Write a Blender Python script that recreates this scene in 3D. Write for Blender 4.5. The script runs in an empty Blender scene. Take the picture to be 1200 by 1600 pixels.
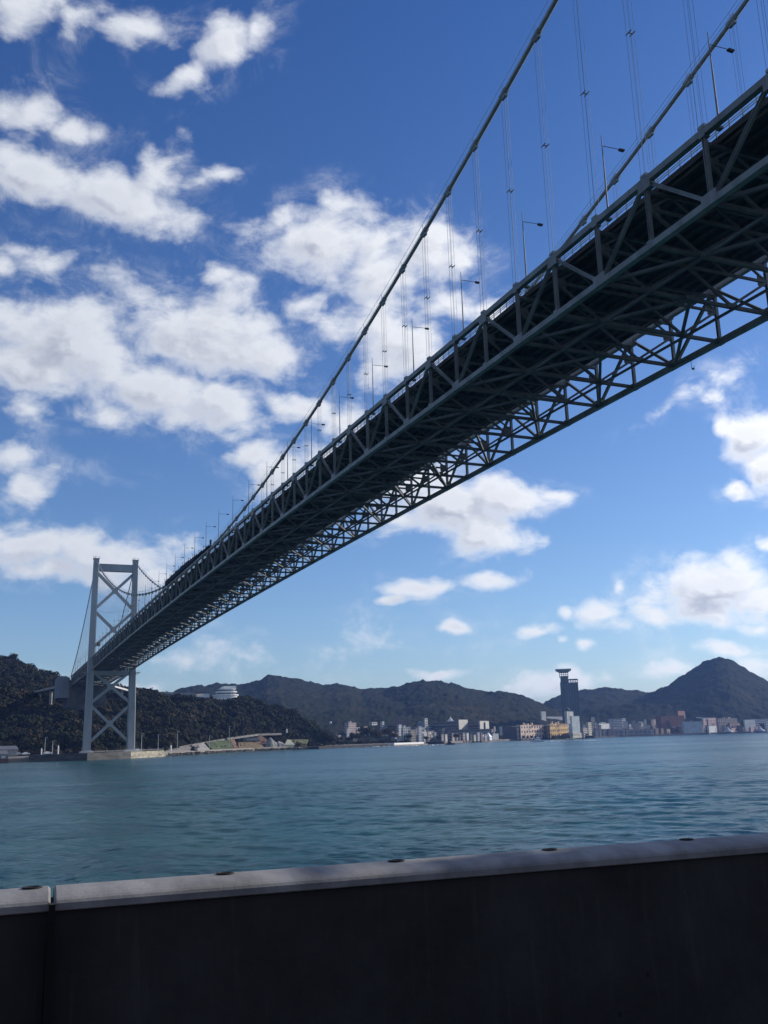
import bpy, bmesh, math, random
import numpy as np
from mathutils import Vector, Matrix
R = math.radians

EXPO = 0.0
SKY = .12
SUN_AZ_D, SUN_EL_D, SUN_W = 89, 24, 4.2
SKA, SKD, SKO = 1.0, .5, 4
SKY_TINT = (.44, .68, 1.06, 1)
SKY_LOW = (1.0,1.04,1.12,1)
CL_DARK_A, CL_DARK_B = (3.3,3.6,4.5,1), (5.0,5.5,6.7,1)
CL_LIT_A, CL_LIT_B = (6.8,7.1,7.6,1), (11,11,11,1)
WBUMP, WSPEC = .7, .25
WCOL_A, WCOL_B = (.002,.074,.074,1), (.006,.088,.094,1)
NTREE = 3000
HAZE, HAZE_COL = 0.00007, (.26,.46,1,1)
_O = 'first second third fourth fifth sixth seventh eighth ninth tenth eleventh twelfth thirteenth fourteenth fifteenth sixteenth seventeenth eighteenth nineteenth twentieth'.split()
ORD2 = _O+['twenty-'+w for w in _O[:9]]+['thirtieth']+['thirty-'+w for w in _O[:9]]
_seen = {}
_REFS = [(520,'above the point'),(545,'behind the pinkish tower'),(600,'above the brown trees'),(640,'behind the stepped building'),(700,'behind the hotel'),(760,'behind the second hotel wing'),(810,'behind the arcade building'),(860,'behind the orange hall'),(900,'beside the high-rise'),(960,'behind the left gabled houses'),(1010,'behind the right gabled houses'),(1050,'behind the brick store'),(1085,'behind the blue-grey warehouse'),(1140,'behind the tan block'),(1180,'behind the cream-white hall'),(1300,'past the right edge')]
def where(u):
    r = min(_REFS, key=lambda t: abs(t[0]-u))[1]; _seen[r] = _seen.get(r, 0)+1
    return r+', '+ORD2[_seen[r]-1]+' from left'
SHADE_TREE_H = 3.0
rnd = random.Random(7)
S = bpy.context.scene
COL = S.collection

# ------------------------------------------------------------------ camera
CAM_H = 7.506
F_PX = 1476.66            # focal length in pixels of a 1200 px wide frame
PITCH, ROLL, YAW = 0.2363065, -0.0281034, 0.3986021
_F = Vector((math.sin(YAW)*math.cos(PITCH), math.cos(YAW)*math.cos(PITCH), math.sin(PITCH)))
_R0 = Vector((math.cos(YAW), -math.sin(YAW), 0)); _U0 = _R0.cross(_F)
_R = _R0*math.cos(ROLL)+_U0*math.sin(ROLL); _U = -_R0*math.sin(ROLL)+_U0*math.cos(ROLL)
cam = bpy.data.cameras.new('camera'); camo = bpy.data.objects.new('camera', cam); COL.objects.link(camo)
m = Matrix((( _R.x,_U.x,-_F.x,0),(_R.y,_U.y,-_F.y,0),(_R.z,_U.z,-_F.z,0),(0,0,0,1)))
camo.matrix_world = Matrix.Translation((0,0,CAM_H)) @ m
cam.sensor_fit = 'HORIZONTAL'; cam.sensor_width = 36; cam.lens = 36*F_PX/1200
cam.clip_start = .1; cam.clip_end = 60000
S.camera = camo
S.render.resolution_x, S.render.resolution_y = 768, 1024

# ------------------------------------------------------------------ sun, sky, exposure
SUN_AZ, SUN_EL = R(SUN_AZ_D), R(SUN_EL_D)      # azimuth measured from +Y towards +X
sun = bpy.data.lights.new('sun', 'SUN'); suno = bpy.data.objects.new('sun', sun); COL.objects.link(suno)
sun.energy = SUN_W; sun.angle = R(.53); sun.color = (1,.93,.82)
sd = Vector((math.sin(SUN_AZ)*math.cos(SUN_EL), math.cos(SUN_AZ)*math.cos(SUN_EL), math.sin(SUN_EL)))
suno.rotation_euler = sd.to_track_quat('Z','Y').to_euler()
S.view_settings.view_transform = 'Standard'; S.view_settings.look = 'None'
S.view_settings.exposure = EXPO; S.view_settings.gamma = 1
S.cycles.max_bounces = 5; S.cycles.diffuse_bounces = 2; S.cycles.glossy_bounces = 2
S.cycles.volume_bounces = 0; S.cycles.transparent_max_bounces = 6

# clouds of the sky: (azimuth, elevation, half width, half height, tilt, strength), degrees
CLOUDS=[(-0.47,39.59,3.08,1.24,26,1),(6.7,39.81,2.3,0.97,3,0.8),(12.33,39.43,2.12,1.53,36,1),(10.2,37.78,1.74,0.8,28,0.8),(3.53,40.12,1.94,0.88,10,0.55),(14.53,40.03,1.35,0.93,39,0.5),(-0.19,34.42,2.21,1.76,1,0.9),(0.97,31.85,4.29,1.58,1,1),(5.71,31.31,4.12,1.78,-6,1.15),(8.08,32.74,2.5,1.56,25,0.9),(11.83,32.88,1.98,0.47,11,0.6),(2.78,33.76,2,0.96,9,0.6),(1.86,27.41,2.16,0.91,-8,0.45),(4.76,26.87,2.05,0.86,-14,0.4),(-0.68,26.71,0.82,0.61,9,0.6),(3.46,22.82,6.59,2.78,2,1.15),(12,23.8,5.99,3.01,-4,1.15),(9.7,20.34,4.45,2.17,-8,1),(12.87,19.9,2.82,1.89,-9,0.85),(0.58,21.8,3.77,1.59,6,0.9),(15.68,22.8,2.66,1.68,1,0.8),(6.45,19.41,2.17,1.11,4,0.6),(13.6,26.07,2.25,1.62,12,0.8),(19.49,29.1,4.66,2.32,-6,1.1),(23.29,27.96,3.56,2.88,-17,1),(25.89,28.96,2.6,2.14,-4,0.9),(16.94,30.5,2.22,1.05,10,0.7),(17.76,26.18,2.27,1.1,10,0.6),(22.77,25.03,3.04,1.85,-2,0.85),(27.41,25.59,2.64,1.47,-14,0.7),(25.22,23.45,3.04,2.24,-3,0.8),(30.3,25.03,1.68,1.1,-5,0.6),(12.35,27.47,1.49,0.89,22,0.6),(17.71,19.79,3.07,1.07,-10,0.8),(20.55,19,2.32,1.34,-1,0.8),(14.69,16.7,1.53,1.07,11,0.8),(16.48,15.75,1.92,1.35,-0,0.9),(18.89,16.71,1.55,0.93,-1,0.5),(1.3,19.01,1.39,1.14,-48,0.55),(0.78,16.07,1.87,0.79,4,0.6),(1.26,14,1.71,0.87,4,0.8),(2.76,15.67,1.92,0.58,4,0.4),(2.29,11.43,3.85,1.53,-4,1.05),(6.25,10.65,4.75,1.78,-7,1.15),(9.57,10.9,1.85,1.32,1,0.6),(3.77,10.03,3.18,1.1,1,1),(8.86,9.58,2.21,0.98,1,0.6),(24.49,15.04,2.71,1.55,8,0.8),(26.82,13.4,3.84,2.13,2,1.15),(30.41,13.99,3.03,1.54,-9,1.05),(28.71,11.76,3.43,1.47,-8,1.1),(32.96,14.02,1.5,0.46,-9,0.6),(23.61,12.74,1.94,0.97,-2,0.7),(24.86,8.91,2.12,0.62,1,0.8),(28.96,8.98,2.28,0.77,-3,1),(23.16,8.19,0.93,0.31,13,0.7),(26.97,6.42,0.99,0.57,-2,0.9),(26.19,6.29,0.46,0.23,-2,0.4),(31.77,6.03,1.57,0.49,2,0.8),(33.3,5.36,0.52,0.37,-3,0.6),(35.46,6.83,1.82,0.82,-3,0.85),(33.61,7,0.52,0.38,-3,0.55),(34.69,5.07,0.66,0.37,-3,0.7),(36.7,6.2,1.8,0.56,-3,0.6),(36.8,8.25,0.51,0.6,-4,0.6),(41.94,8.44,3.4,1.75,0,1.2),(41.42,6.83,3.72,1.39,-4,1),(44.2,6.99,1.98,1.8,-5,0.9),(38.91,6.63,1.76,0.81,-4,0.7),(43.46,9.59,1.68,1.02,-5,0.8),(41.15,7.58,2.4,1.03,-4,0.9),(45.11,16.32,1.74,1.71,-19,1.1),(44.08,13.54,0.95,0.8,-7,0.9),(45.63,14.8,1.32,1.79,-8,1),(43.6,17.08,0.75,0.72,-8,0.7),(43.91,19.77,1.41,0.58,23,0.38),(43.41,18.57,0.62,0.72,-9,0.4),(40.22,18.14,1.41,0.44,19,0.38),(25.63,3.81,1.98,0.38,-2,0.9),(32,2.7,2.77,0.81,3,0.85),(29.75,2.66,1.5,0.45,-2,0.5),(33.87,3,2.19,0.67,-2,0.6),(39.31,3.32,1.39,0.65,-3,0.55),(42.87,4.21,2.33,0.5,-3,0.7),(44.35,5.37,1.32,0.57,-4,0.7),(44.91,10.17,0.67,0.43,-6,0.6),(43.8,3.45,1.97,0.78,-3,0.6),(7.61,3.41,1.8,0.73,-1,0.6),(17.61,5.26,3.44,0.38,4,0.12),(8.86,3.53,1.09,0.37,-1,0.5),(27.58,28.69,1.86,1.61,-4,0.6),(21.68,31.22,2.2,0.88,-21,0.6)]

class NT:
    def __init__(s, tree): s.t = tree; s.n = tree.nodes; s.l = tree.links
    def node(s, ty, **k):
        n = s.n.new(ty)
        for a, v in k.items(): setattr(n, a, v)
        return n
    def put(s, sock, v):
        if hasattr(v, 'is_linked') or hasattr(v, 'links'): s.l.new(v, sock)
        else: sock.default_value = v
    def math(s, op, a, b=None, c=None, clamp=False):
        n = s.node('ShaderNodeMath', operation=op, use_clamp=clamp); s.put(n.inputs[0], a)
        if b is not None: s.put(n.inputs[1], b)
        if c is not None: s.put(n.inputs[2], c)
        return n.outputs[0]
    def vmath(s, op, a, b=None, scale=None):
        n = s.node('ShaderNodeVectorMath', operation=op); s.put(n.inputs[0], a)
        if b is not None: s.put(n.inputs[1], b)
        if scale is not None: s.put(n.inputs['Scale'], scale)
        return n.outputs['Value'] if op in ('LENGTH','DOT_PRODUCT') else n.outputs[0]
    def mix(s, f, a, b, blend='MIX'):
        n = s.node('ShaderNodeMix', data_type='RGBA', blend_type=blend); s.put(n.inputs[0], f); s.put(n.inputs[6], a); s.put(n.inputs[7], b); return n.outputs[2]
    def noise(s, vec, scale, detail=4, rough=.55, dim='3D', col=False, dist=0):
        n = s.node('ShaderNodeTexNoise', noise_dimensions=dim); n.inputs['Scale'].default_value = scale; n.inputs['Detail'].default_value = detail
        n.inputs['Roughness'].default_value = rough; n.inputs['Distortion'].default_value = dist; s.put(n.inputs['Vector'], vec)
        return n.outputs['Color'] if col else n.outputs['Fac']
    def ramp(s, v, a, b, c=0., d=1., interp='SMOOTHSTEP'):
        n = s.node('ShaderNodeMapRange', interpolation_type=interp); s.put(n.inputs[0], v)
        for i, x in zip((1,2,3,4), (a,b,c,d)): s.put(n.inputs[i], x)
        return n.outputs[0]

W = bpy.data.worlds.new('World'); S.world = W; W.use_nodes = True
W.cycles.sampling_method = 'MANUAL'; W.cycles.sample_map_resolution = 512
def build_world():
    # a node group giving the cloud thickness seen in a direction
    g = bpy.data.node_groups.new('cloud_thickness', 'ShaderNodeTree')
    g.interface.new_socket('dir', in_out='INPUT', socket_type='NodeSocketVector')
    g.interface.new_socket('thick', in_out='OUTPUT', socket_type='NodeSocketFloat')
    N = NT(g); gi = N.node('NodeGroupInput'); go = N.node('NodeGroupOutput')
    d = gi.outputs[0]
    warp = N.vmath('SUBTRACT', N.noise(d, 9, 3, .6, col=True), (.5,.5,.5))
    dw = N.vmath('NORMALIZE', N.vmath('ADD', d, N.vmath('SCALE', warp, scale=.045)))
    sx = N.node('ShaderNodeSeparateXYZ'); N.put(sx.inputs[0], dw); x, y, z = sx.outputs
    deg = 180/math.pi
    az = N.math('MULTIPLY', N.math('ARCTAN2', x, y), deg); el = N.math('MULTIPLY', N.math('ARCSINE', z), deg)
    cm = N.node('ShaderNodeCombineXYZ'); N.put(cm.inputs[0], az); N.put(cm.inputs[1], el); p = cm.outputs[0]
    best = None
    for (A, E, a, b, rot, w) in CLOUDS:
        ce = math.cos(R(E))
        mp = N.node('ShaderNodeMapping', vector_type='TEXTURE')
        mp.inputs['Location'].default_value = (A, E, 0); mp.inputs['Rotation'].default_value = (0, 0, R(rot)); mp.inputs['Scale'].default_value = (a/ce**.9/1., b, 1)
        mp.inputs['Scale'].default_value[2] = 1e6
        if best is not None:          # each blob is chained to the one before, so the shader needs little stack
            cc = N.node('ShaderNodeCombineXYZ'); N.put(cc.inputs[0], az); N.put(cc.inputs[1], el); N.put(cc.inputs[2], best); N.put(mp.inputs['Vector'], cc.outputs[0])
        else: N.put(mp.inputs['Vector'], p)
        v = N.math('MULTIPLY_ADD', N.vmath('LENGTH', mp.outputs[0]), -w, w*1.0+.0)
        if best is None: best = v
        else:
            n = N.node('ShaderNodeMath', operation='SMOOTH_MAX'); N.put(n.inputs[0], best); N.put(n.inputs[1], v); n.inputs[2].default_value = .12; best = n.outputs[0]
    # the rest of the sky, outside the part described above
    far = N.ramp(N.math('ABSOLUTE', N.math('SUBTRACT', az, 23)), 30, 40)
    far = N.math('MAXIMUM', far, N.ramp(el, 46, 52))
    gen = N.math('MULTIPLY_ADD', N.noise(dw, 2.6, 2, .5), 4.2, -2.25)
    field = N.math('MAXIMUM', best, N.math('MULTIPLY_ADD', N.math('SUBTRACT', 1., far), -3., gen))
    st = N.vmath('MULTIPLY', d, (1,1,1.5))
    n1 = N.noise(st, 22, 10, .62, dist=.25)
    n2 = N.noise(st, 7.5, 4, .5)
    vo = N.node('ShaderNodeTexVoronoi', feature='F1', voronoi_dimensions='3D', normalize=True)
    vo.inputs['Scale'].default_value = 17; vo.inputs['Detail'].default_value = 2; vo.inputs['Roughness'].default_value = .6
    N.put(vo.inputs['Vector'], N.vmath('ADD', st, N.vmath('SCALE', warp, scale=.05)))
    field = N.math('ADD', field, N.math('MULTIPLY_ADD', vo.outputs['Distance'], -1.4, .50))
    t = N.math('ADD', N.math('MAXIMUM', field, -1.2), N.math('ADD', N.math('MULTIPLY_ADD', n1, 1.7, -.85), N.math('MULTIPLY_ADD', n2, 1.1, -.55)))
    N.put(go.inputs[0], N.math('ADD', t, -.03))
    N = NT(W.node_tree); W.node_tree.nodes.clear()
    out = N.node('ShaderNodeOutputWorld'); bg = N.node('ShaderNodeBackground'); bg.inputs['Strength'].default_value = SKY
    tc = N.node('ShaderNodeTexCoord'); dr = N.vmath('NORMALIZE', tc.outputs['Generated'])
    sky = N.node('ShaderNodeTexSky', sky_type='NISHITA', sun_disc=False, sun_elevation=SUN_EL, sun_rotation=SUN_AZ, altitude=0, air_density=SKA, dust_density=SKD, ozone_density=SKO)
    def thick(v):
        n = N.node('ShaderNodeGroup'); n.node_tree = g; N.put(n.inputs[0], v); return n.outputs[0]
    t0 = thick(dr)
    tow = Vector((sd.x, sd.y, sd.z+.6)).normalized()*.022
    t0v = N.node('ShaderNodeCombineXYZ'); N.put(t0v.inputs[2], N.math('MULTIPLY', t0, 1e-6))
    t1 = thick(N.vmath('NORMALIZE', N.vmath('ADD', N.vmath('ADD', dr, tuple(tow)), t0v.outputs[0])))
    alpha = N.ramp(t0, -.12, .75)
    wisp = N.math('MULTIPLY', N.ramp(t0, -.75, .15), N.ramp(N.noise(N.vmath('MULTIPLY', dr, (1,1,1.3)), 16, 8, .68, dist=.6), .46, .72))
    alpha = N.math('MAXIMUM', alpha, N.math('MULTIPLY', wisp, .3))
    dens = N.ramp(t0, .1, 1.15)
    lit = N.ramp(N.math('SUBTRACT', t0, t1), -.3, .4)         # the edge that faces the sun is brighter
    cosun = N.math('MAXIMUM', N.vmath('DOT_PRODUCT', dr, tuple(sd)), 0.)
    near = N.math('POWER', cosun, 2.5)
    dark = N.mix(N.math('MULTIPLY', near, 1., clamp=True), CL_DARK_A, CL_DARK_B)
    brt = N.mix(N.math('MULTIPLY', near, 1.6, clamp=True), CL_LIT_A, CL_LIT_B)
    body = N.math('MULTIPLY', dens, N.math('SUBTRACT', 1., N.math('MULTIPLY', lit, .7)))
    col = N.mix(body, brt, dark)
    tz = N.node('ShaderNodeSeparateXYZ'); N.put(tz.inputs[0], dr)
    tinted = N.mix(1., sky.outputs[0], N.mix(N.ramp(tz.outputs[2], -.02, .66, interp='LINEAR'), SKY_LOW, SKY_TINT), 'MULTIPLY')
    N.put(bg.inputs['Color'], N.mix(N.math('MULTIPLY', alpha, .97), tinted, col))
    N.l.new(bg.outputs[0], out.inputs[0])
build_world()

# ------------------------------------------------------------------ materials
MATS = {}
def mat(name, col, rough=.7, var=.15, scale=1., bump=0., bscale=6., metal=0., col2=None, streak=None, spec=.5, rand=False, rust=0):
    if name in MATS: return MATS[name]
    m = bpy.data.materials.new(name); m.use_nodes = True; MATS[name] = m
    N = NT(m.node_tree); b = m.node_tree.nodes['Principled BSDF']
    tc = N.node('ShaderNodeTexCoord'); ob = tc.outputs['Object']
    if streak: ob = N.vmath('MULTIPLY', ob, streak)
    n1 = N.noise(ob, scale, 6, .6)
    c = Vector(col); c2 = Vector(col2) if col2 else c*(1-var*1.6)
    c1 = c*(1+var)
    colr = N.mix(N.ramp(n1, .35, .66, interp='LINEAR'), (*c1, 1), (*c2, 1))
    if rand:
        oi = N.node('ShaderNodeObjectInfo')
        colr = N.mix(1., colr, N.mix(oi.outputs['Random'], (.8,.8,.8,1), (1.15,1.12,1.08,1)), 'MULTIPLY')
    if rust:
        colr = N.mix(N.math('MULTIPLY', N.ramp(N.noise(N.vmath('MULTIPLY', ob, (1,1,.35)), .9, 8, .72), .56, .68), rust), colr, (.10,.055,.03,1))
    N.put(b.inputs['Base Color'], colr)
    N.put(b.inputs['Roughness'], N.math('MULTIPLY_ADD', n1, .2, rough-.1)); b.inputs['Metallic'].default_value = metal
    b.inputs['Specular IOR Level'].default_value = spec
    if bump:
        bm_ = N.node('ShaderNodeBump'); bm_.inputs['Strength'].default_value = 1; bm_.inputs['Distance'].default_value = bump
        N.put(bm_.inputs['Height'], N.noise(ob, bscale, 5, .6)); N.l.new(bm_.outputs[0], b.inputs['Normal'])
    return m
STEEL = mat('steel_paint', (.168,.174,.165), .5, .2, .35, streak=(1,1,.4), rust=.5)
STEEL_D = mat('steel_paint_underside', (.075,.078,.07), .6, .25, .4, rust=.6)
STEEL_T = mat('tower_paint', (.29,.325,.335), .5, .14, .12, streak=(1,1,.25), rust=.22)
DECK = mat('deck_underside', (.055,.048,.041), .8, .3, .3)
ROPE = mat('cable_wrapping', (.23,.25,.25), .5, .15, .8)
ASPH = mat('asphalt', (.05,.05,.052), .9, .15, 3, bump=.002, bscale=40)
CONC = mat('concrete', (.34,.32,.29), .85, .22, .35, streak=(1,1,2))
CONC_L = mat('pale_concrete', (.5,.49,.46), .8, .15, .3)
DARKM = mat('dark_metal', (.03,.032,.035), .75, .2, 2)
GALV = mat('galvanised_steel', (.38,.4,.41), .4, .1, 2)
WHITE = mat('white_paint', (.78,.78,.76), .6, .06, .5)
GLASS = mat('window_glass', (.03,.04,.05), .15, .3, .4)
NET = mat('scaffold_netting', (.02,.03,.055), .9, .3, 1.5)

# ------------------------------------------------------------------ mesh helpers
class MB:
    def __init__(s): s.v = []; s.f = []; s.mi = []; s.cur = 0
    def box(s, c, sz, rz=0.):
        cx, cy, cz = c; a, b, d = sz[0]/2, sz[1]/2, sz[2]/2; k = len(s.v); co, si = math.cos(rz), math.sin(rz)
        for (x, y, z) in ((-a,-b,-d),(a,-b,-d),(a,b,-d),(-a,b,-d),(-a,-b,d),(a,-b,d),(a,b,d),(-a,b,d)):
            s.v.append((cx+x*co-y*si, cy+x*si+y*co, cz+z))
        s.hex(k)
        return s
    def hex(s, k):
        for f in ((0,3,2,1),(4,5,6,7),(0,1,5,4),(1,2,6,5),(2,3,7,6),(3,0,4,7)): s.f.append(tuple(k+i for i in f)); s.mi.append(s.cur)
    def beam(s, p, q, w, h=None, up=(0,0,1), w2=None, h2=None):
        p = Vector(p); q = Vector(q); h = h or w; w2 = w2 or w; h2 = h2 or h; d = (q-p).normalized(); u = Vector(up)
        if abs(d.dot(u)) > .98: u = Vector((0,1,0))
        a = d.cross(u).normalized(); b = a.cross(d)
        k = len(s.v)
        for (o, ww, hh) in ((p, w, h), (q, w2, h2)):
            for (i, j) in ((-1,-1),(1,-1),(1,1),(-1,1)): s.v.append(tuple(o + a*(i*ww/2) + b*(j*hh/2)))
        s.hex(k); return s
    def tube(s, pts, r, n=8, caps=True):
        pts = [Vector(p) for p in pts]; k0 = len(s.v)
        rs = r if isinstance(r, (list, tuple)) else [r]*len(pts)
        for i, p in enumerate(pts):
            d = (pts[min(i+1, len(pts)-1)]-pts[max(i-1, 0)]).normalized(); u = Vector((0,0,1)) if abs(d.z) < .9 else Vector((0,1,0))
            a = d.cross(u).normalized(); b = a.cross(d)
            for j in range(n):
                t = 2*math.pi*j/n; s.v.append(tuple(p + (a*math.cos(t)+b*math.sin(t))*rs[i]))
        for i in range(len(pts)-1):
            for j in range(n):
                s.f.append((k0+i*n+j, k0+i*n+(j+1)%n, k0+(i+1)*n+(j+1)%n, k0+(i+1)*n+j)); s.mi.append(s.cur)
        if caps:
            s.f.append(tuple(k0+j for j in reversed(range(n)))); s.mi.append(s.cur)
            s.f.append(tuple(k0+(len(pts)-1)*n+j for j in range(n))); s.mi.append(s.cur)
        return s
    def poly(s, pts):
        k = len(s.v); s.v += [tuple(p) for p in pts]; s.f.append(tuple(range(k, k+len(pts)))); s.mi.append(s.cur); return s
    def prism(s, prof, z0, z1):          # closed xy outline between two heights
        k = len(s.v); n = len(prof)
        s.v += [(p[0], p[1], z0) for p in prof] + [(p[0], p[1], z1) for p in prof]
        s.f.append(tuple(k+i for i in reversed(range(n)))); s.f.append(tuple(k+n+i for i in range(n))); s.mi += [s.cur]*2
        for i in range(n): s.f.append((k+i, k+(i+1)%n, k+n+(i+1)%n, k+n+i)); s.mi.append(s.cur)
        return s
    def build(s, name, m, parent=None, smooth=False, origin=None):
        me = bpy.data.meshes.new(name)
        if parent is not None and origin is None: pass
        o_ = Vector(origin) if origin is not None else Vector((0,0,0))
        vs = [tuple(Vector(v)-o_) for v in s.v] if origin is not None else s.v
        me.from_pydata(vs, [], s.f)
        for mm in (m if isinstance(m, (list, tuple)) else [m]): me.materials.append(mm)
        if len(me.materials) > 1: me.polygons.foreach_set('material_index', s.mi)
        if smooth: me.polygons.foreach_set('use_smooth', [True]*len(me.polygons))
        me.update()
        o = bpy.data.objects.new(name, me); COL.objects.link(o); o.location = o_
        if parent is not None:
            o.parent = parent; o.location = o_-wloc(parent)
        return o
def wloc(o):
    v = Vector(o.location)
    while o.parent: o = o.parent; v += Vector(o.location)
    return v
def empty(name, loc, label=None, cat=None, group=None, parent=None):
    o = bpy.data.objects.new(name, None); COL.objects.link(o); o.location = loc; o.empty_display_size = .5
    if parent: o.parent = parent; o.location = Vector(loc)-wloc(parent)
    return tag(o, label, cat, group)
def tag(o, label=None, cat=None, group=None, kind=None):
    if label: o['label'] = label
    if cat: o['category'] = cat
    if group: o['group'] = group
    if kind: o['kind'] = kind
    return o
# every parent here has no rotation: children are built in world coordinates and shifted back

# --------------------------------------------------- survey of the far shore: bearing and height angle to ground position
def ray(u, v):
    d = _F + _R*((u-600)/F_PX) + _U*((800-v)/F_PX); return d
def pt(u, v, r):                      # the point at horizontal range r on a line of sight
    d = ray(u, v); k = r/math.hypot(d.x, d.y); return Vector((d.x*k, d.y*k, CAM_H+d.z*k))
def at(u, r, z=0.):                   # ground position by bearing and range
    uu = u; d = ray(uu, 1173-.0292*(uu+29)); k = r/math.hypot(d.x, d.y); return Vector((d.x*k, d.y*k, z))
def zt(u, v, r): return pt(u, v, r).z
def lerp_tab(tab, x):
    if x <= tab[0][0]: return tab[0][1]
    for (a, b), (c, d) in zip(tab, tab[1:]):
        if x <= c: return b+(d-b)*(x-a)/(c-a)
    return tab[-1][1]
SHORE = [(-300,700),(-60,655),(0,650),(137,640),(200,668),(256,724),(262,740),(300,790),(350,880),(400,980),(440,1015),(480,1040),(560,1120),(600,1170),(680,1290),(780,1600),(900,1850),(1000,2010),(1200,2280),(1500,2600)]
def shore(u): return lerp_tab(SHORE, u)

# ------------------------------------------------------------------ water
def vnoise_grid(seed):
    rg = np.random.RandomState(seed); return rg.rand(256, 256)
_G = vnoise_grid(3)
def vn(x, y):
    xi = np.floor(x).astype(int); yi = np.floor(y).astype(int); fx = x-xi; fy = y-yi; fx = fx*fx*(3-2*fx); fy = fy*fy*(3-2*fy)
    a = _G[xi%256, yi%256]; b_ = _G[(xi+1)%256, yi%256]; c = _G[xi%256, (yi+1)%256]; d = _G[(xi+1)%256, (yi+1)%256]
    return (a*(1-fx)+b_*fx)*(1-fy)+(c*(1-fx)+d*fx)*fy
def fbm(x, y, o=4):
    t = 0; a = .5; 
    for i in range(o): t = t+a*vn(x+17*i, y+31*i); x = x*2.03; y = y*2.03; a *= .5
    return t
def fbm_w(x, y): return fbm(x+500, y+500, 3)
def make_water():
    # one sheet: a fine wave-shaped sector towards the far shore, a coarse ring for the rest
    rg = np.random.RandomState(4)
    az = np.radians(np.arange(-30, 78.01, .13)); rr = np.concatenate([np.geomspace(3,18,20)[:-1], np.geomspace(18,260,780)[:-1], np.geomspace(260,1500,380)[:-1], np.geomspace(1500,30000,30)]); nr, na_ = len(rr), len(az)
    X = rr[:,None]*np.sin(az)[None]; Y = rr[:,None]*np.cos(az)[None]; Z = np.zeros_like(X)
    sp = np.gradient(rr)
    for i in range(60):
        lam = .7*(6/.7)**rg.rand(); th = R(62)+rg.normal()*.55; k = 2*math.pi/lam; a = .0041*lam**.85*rg.uniform(.6,1.3)
        fade = np.clip((lam/sp-2.2)/2.5, 0, 1)*np.clip(2-rr/700, 0, 1)
        ph = k*(X*math.sin(th)+Y*math.cos(th))+rg.rand()*6.28+.8*np.sin(X*.05+Y*.037+i)
        Z += (a*fade)[:,None]*(np.sin(ph)+.18*np.cos(2*ph))
    grp = .55+.9*fbm_w(X/34., Y/12.)
    Z *= grp
    V = np.stack([X,Y,Z],-1).reshape(-1,3); idx = np.arange(nr*na_).reshape(nr,na_)
    F = np.stack([idx[:-1,:-1], idx[1:,:-1], idx[1:,1:], idx[:-1,1:]], -1).reshape(-1,4)[:, ::-1]
    # remaining azimuths
    n2 = 60; az2 = np.radians(np.linspace(78.01, 330, n2)); r2 = [3,30,300,3000,30000]; off = len(V)
    az2[0] = az[-1]; az2[-1] = az[0]+2*math.pi
    V2 = np.array([[r*math.sin(a), r*math.cos(a), 0] for r in r2 for a in az2]); id2 = off+np.arange(len(V2)).reshape(len(r2), n2)
    F2 = np.stack([id2[:-1,:-1], id2[1:,:-1], id2[1:,1:], id2[:-1,1:]], -1).reshape(-1,4)[:, ::-1]
    V = np.concatenate([V,V2]); F = np.concatenate([F,F2])
    me = bpy.data.meshes.new('water'); me.vertices.add(len(V)); me.vertices.foreach_set('co', V.ravel()); me.loops.add(F.size); me.loops.foreach_set('vertex_index', F.ravel().astype(np.int32))
    me.polygons.add(len(F)); me.polygons.foreach_set('loop_start', np.arange(0, F.size, 4, dtype=np.int32)); me.polygons.foreach_set('use_smooth', np.ones(len(F), dtype=bool)); me.update()
    m = bpy.data.materials.new('sea_water'); m.use_nodes = True
    N = NT(m.node_tree); P = m.node_tree.nodes['Principled BSDF']
    ob = N.node('ShaderNodeTexCoord').outputs['Object']
    rot = N.node('ShaderNodeMapping'); rot.inputs['Rotation'].default_value = (0,0,R(28)); rot.inputs['Scale'].default_value = (.42,1,1); N.put(rot.inputs[0], ob); wv = rot.outputs[0]
    rot2 = N.node('ShaderNodeMapping'); rot2.inputs['Rotation'].default_value = (0,0,R(-14)); rot2.inputs['Scale'].default_value = (.6,1,1); N.put(rot2.inputs[0], ob)
    gust = N.ramp(N.noise(N.vmath('MULTIPLY', wv, (.35,1,1)), .011, 4, .6), .36, .66)
    swell = N.noise(wv, .10, 2, .5); chop = N.noise(wv, .38, 5, .62, dist=.4); rip = N.noise(rot2.outputs[0], 1.5, 5, .68)
    h = N.math('ADD', N.math('MULTIPLY', swell, 1.3), N.math('ADD', N.math('MULTIPLY', chop, N.math('MULTIPLY_ADD', gust, .9, .4)), N.math('MULTIPLY', rip, N.math('MULTIPLY_ADD', gust, .2, .12))))
    bp = N.node('ShaderNodeBump'); bp.inputs['Strength'].default_value = 1; bp.inputs['Distance'].default_value = WBUMP; N.put(bp.inputs['Height'], h); N.l.new(bp.outputs[0], P.inputs['Normal'])
    band = N.ramp(N.noise(N.vmath('MULTIPLY', wv, (.3,1,1)), .03, 9, .74), .40, .62)
    N.put(P.inputs['Base Color'], N.mix(band, N.mix(gust, WCOL_A, WCOL_B), (.003,.045,.058,1)))
    P.inputs['Roughness'].default_value = .2; P.inputs['IOR'].default_value = 1.33; P.inputs['Specular IOR Level'].default_value = WSPEC
    me.materials.append(m); o = bpy.data.objects.new('water', me); COL.objects.link(o); tag(o, kind='structure')
make_water()

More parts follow.
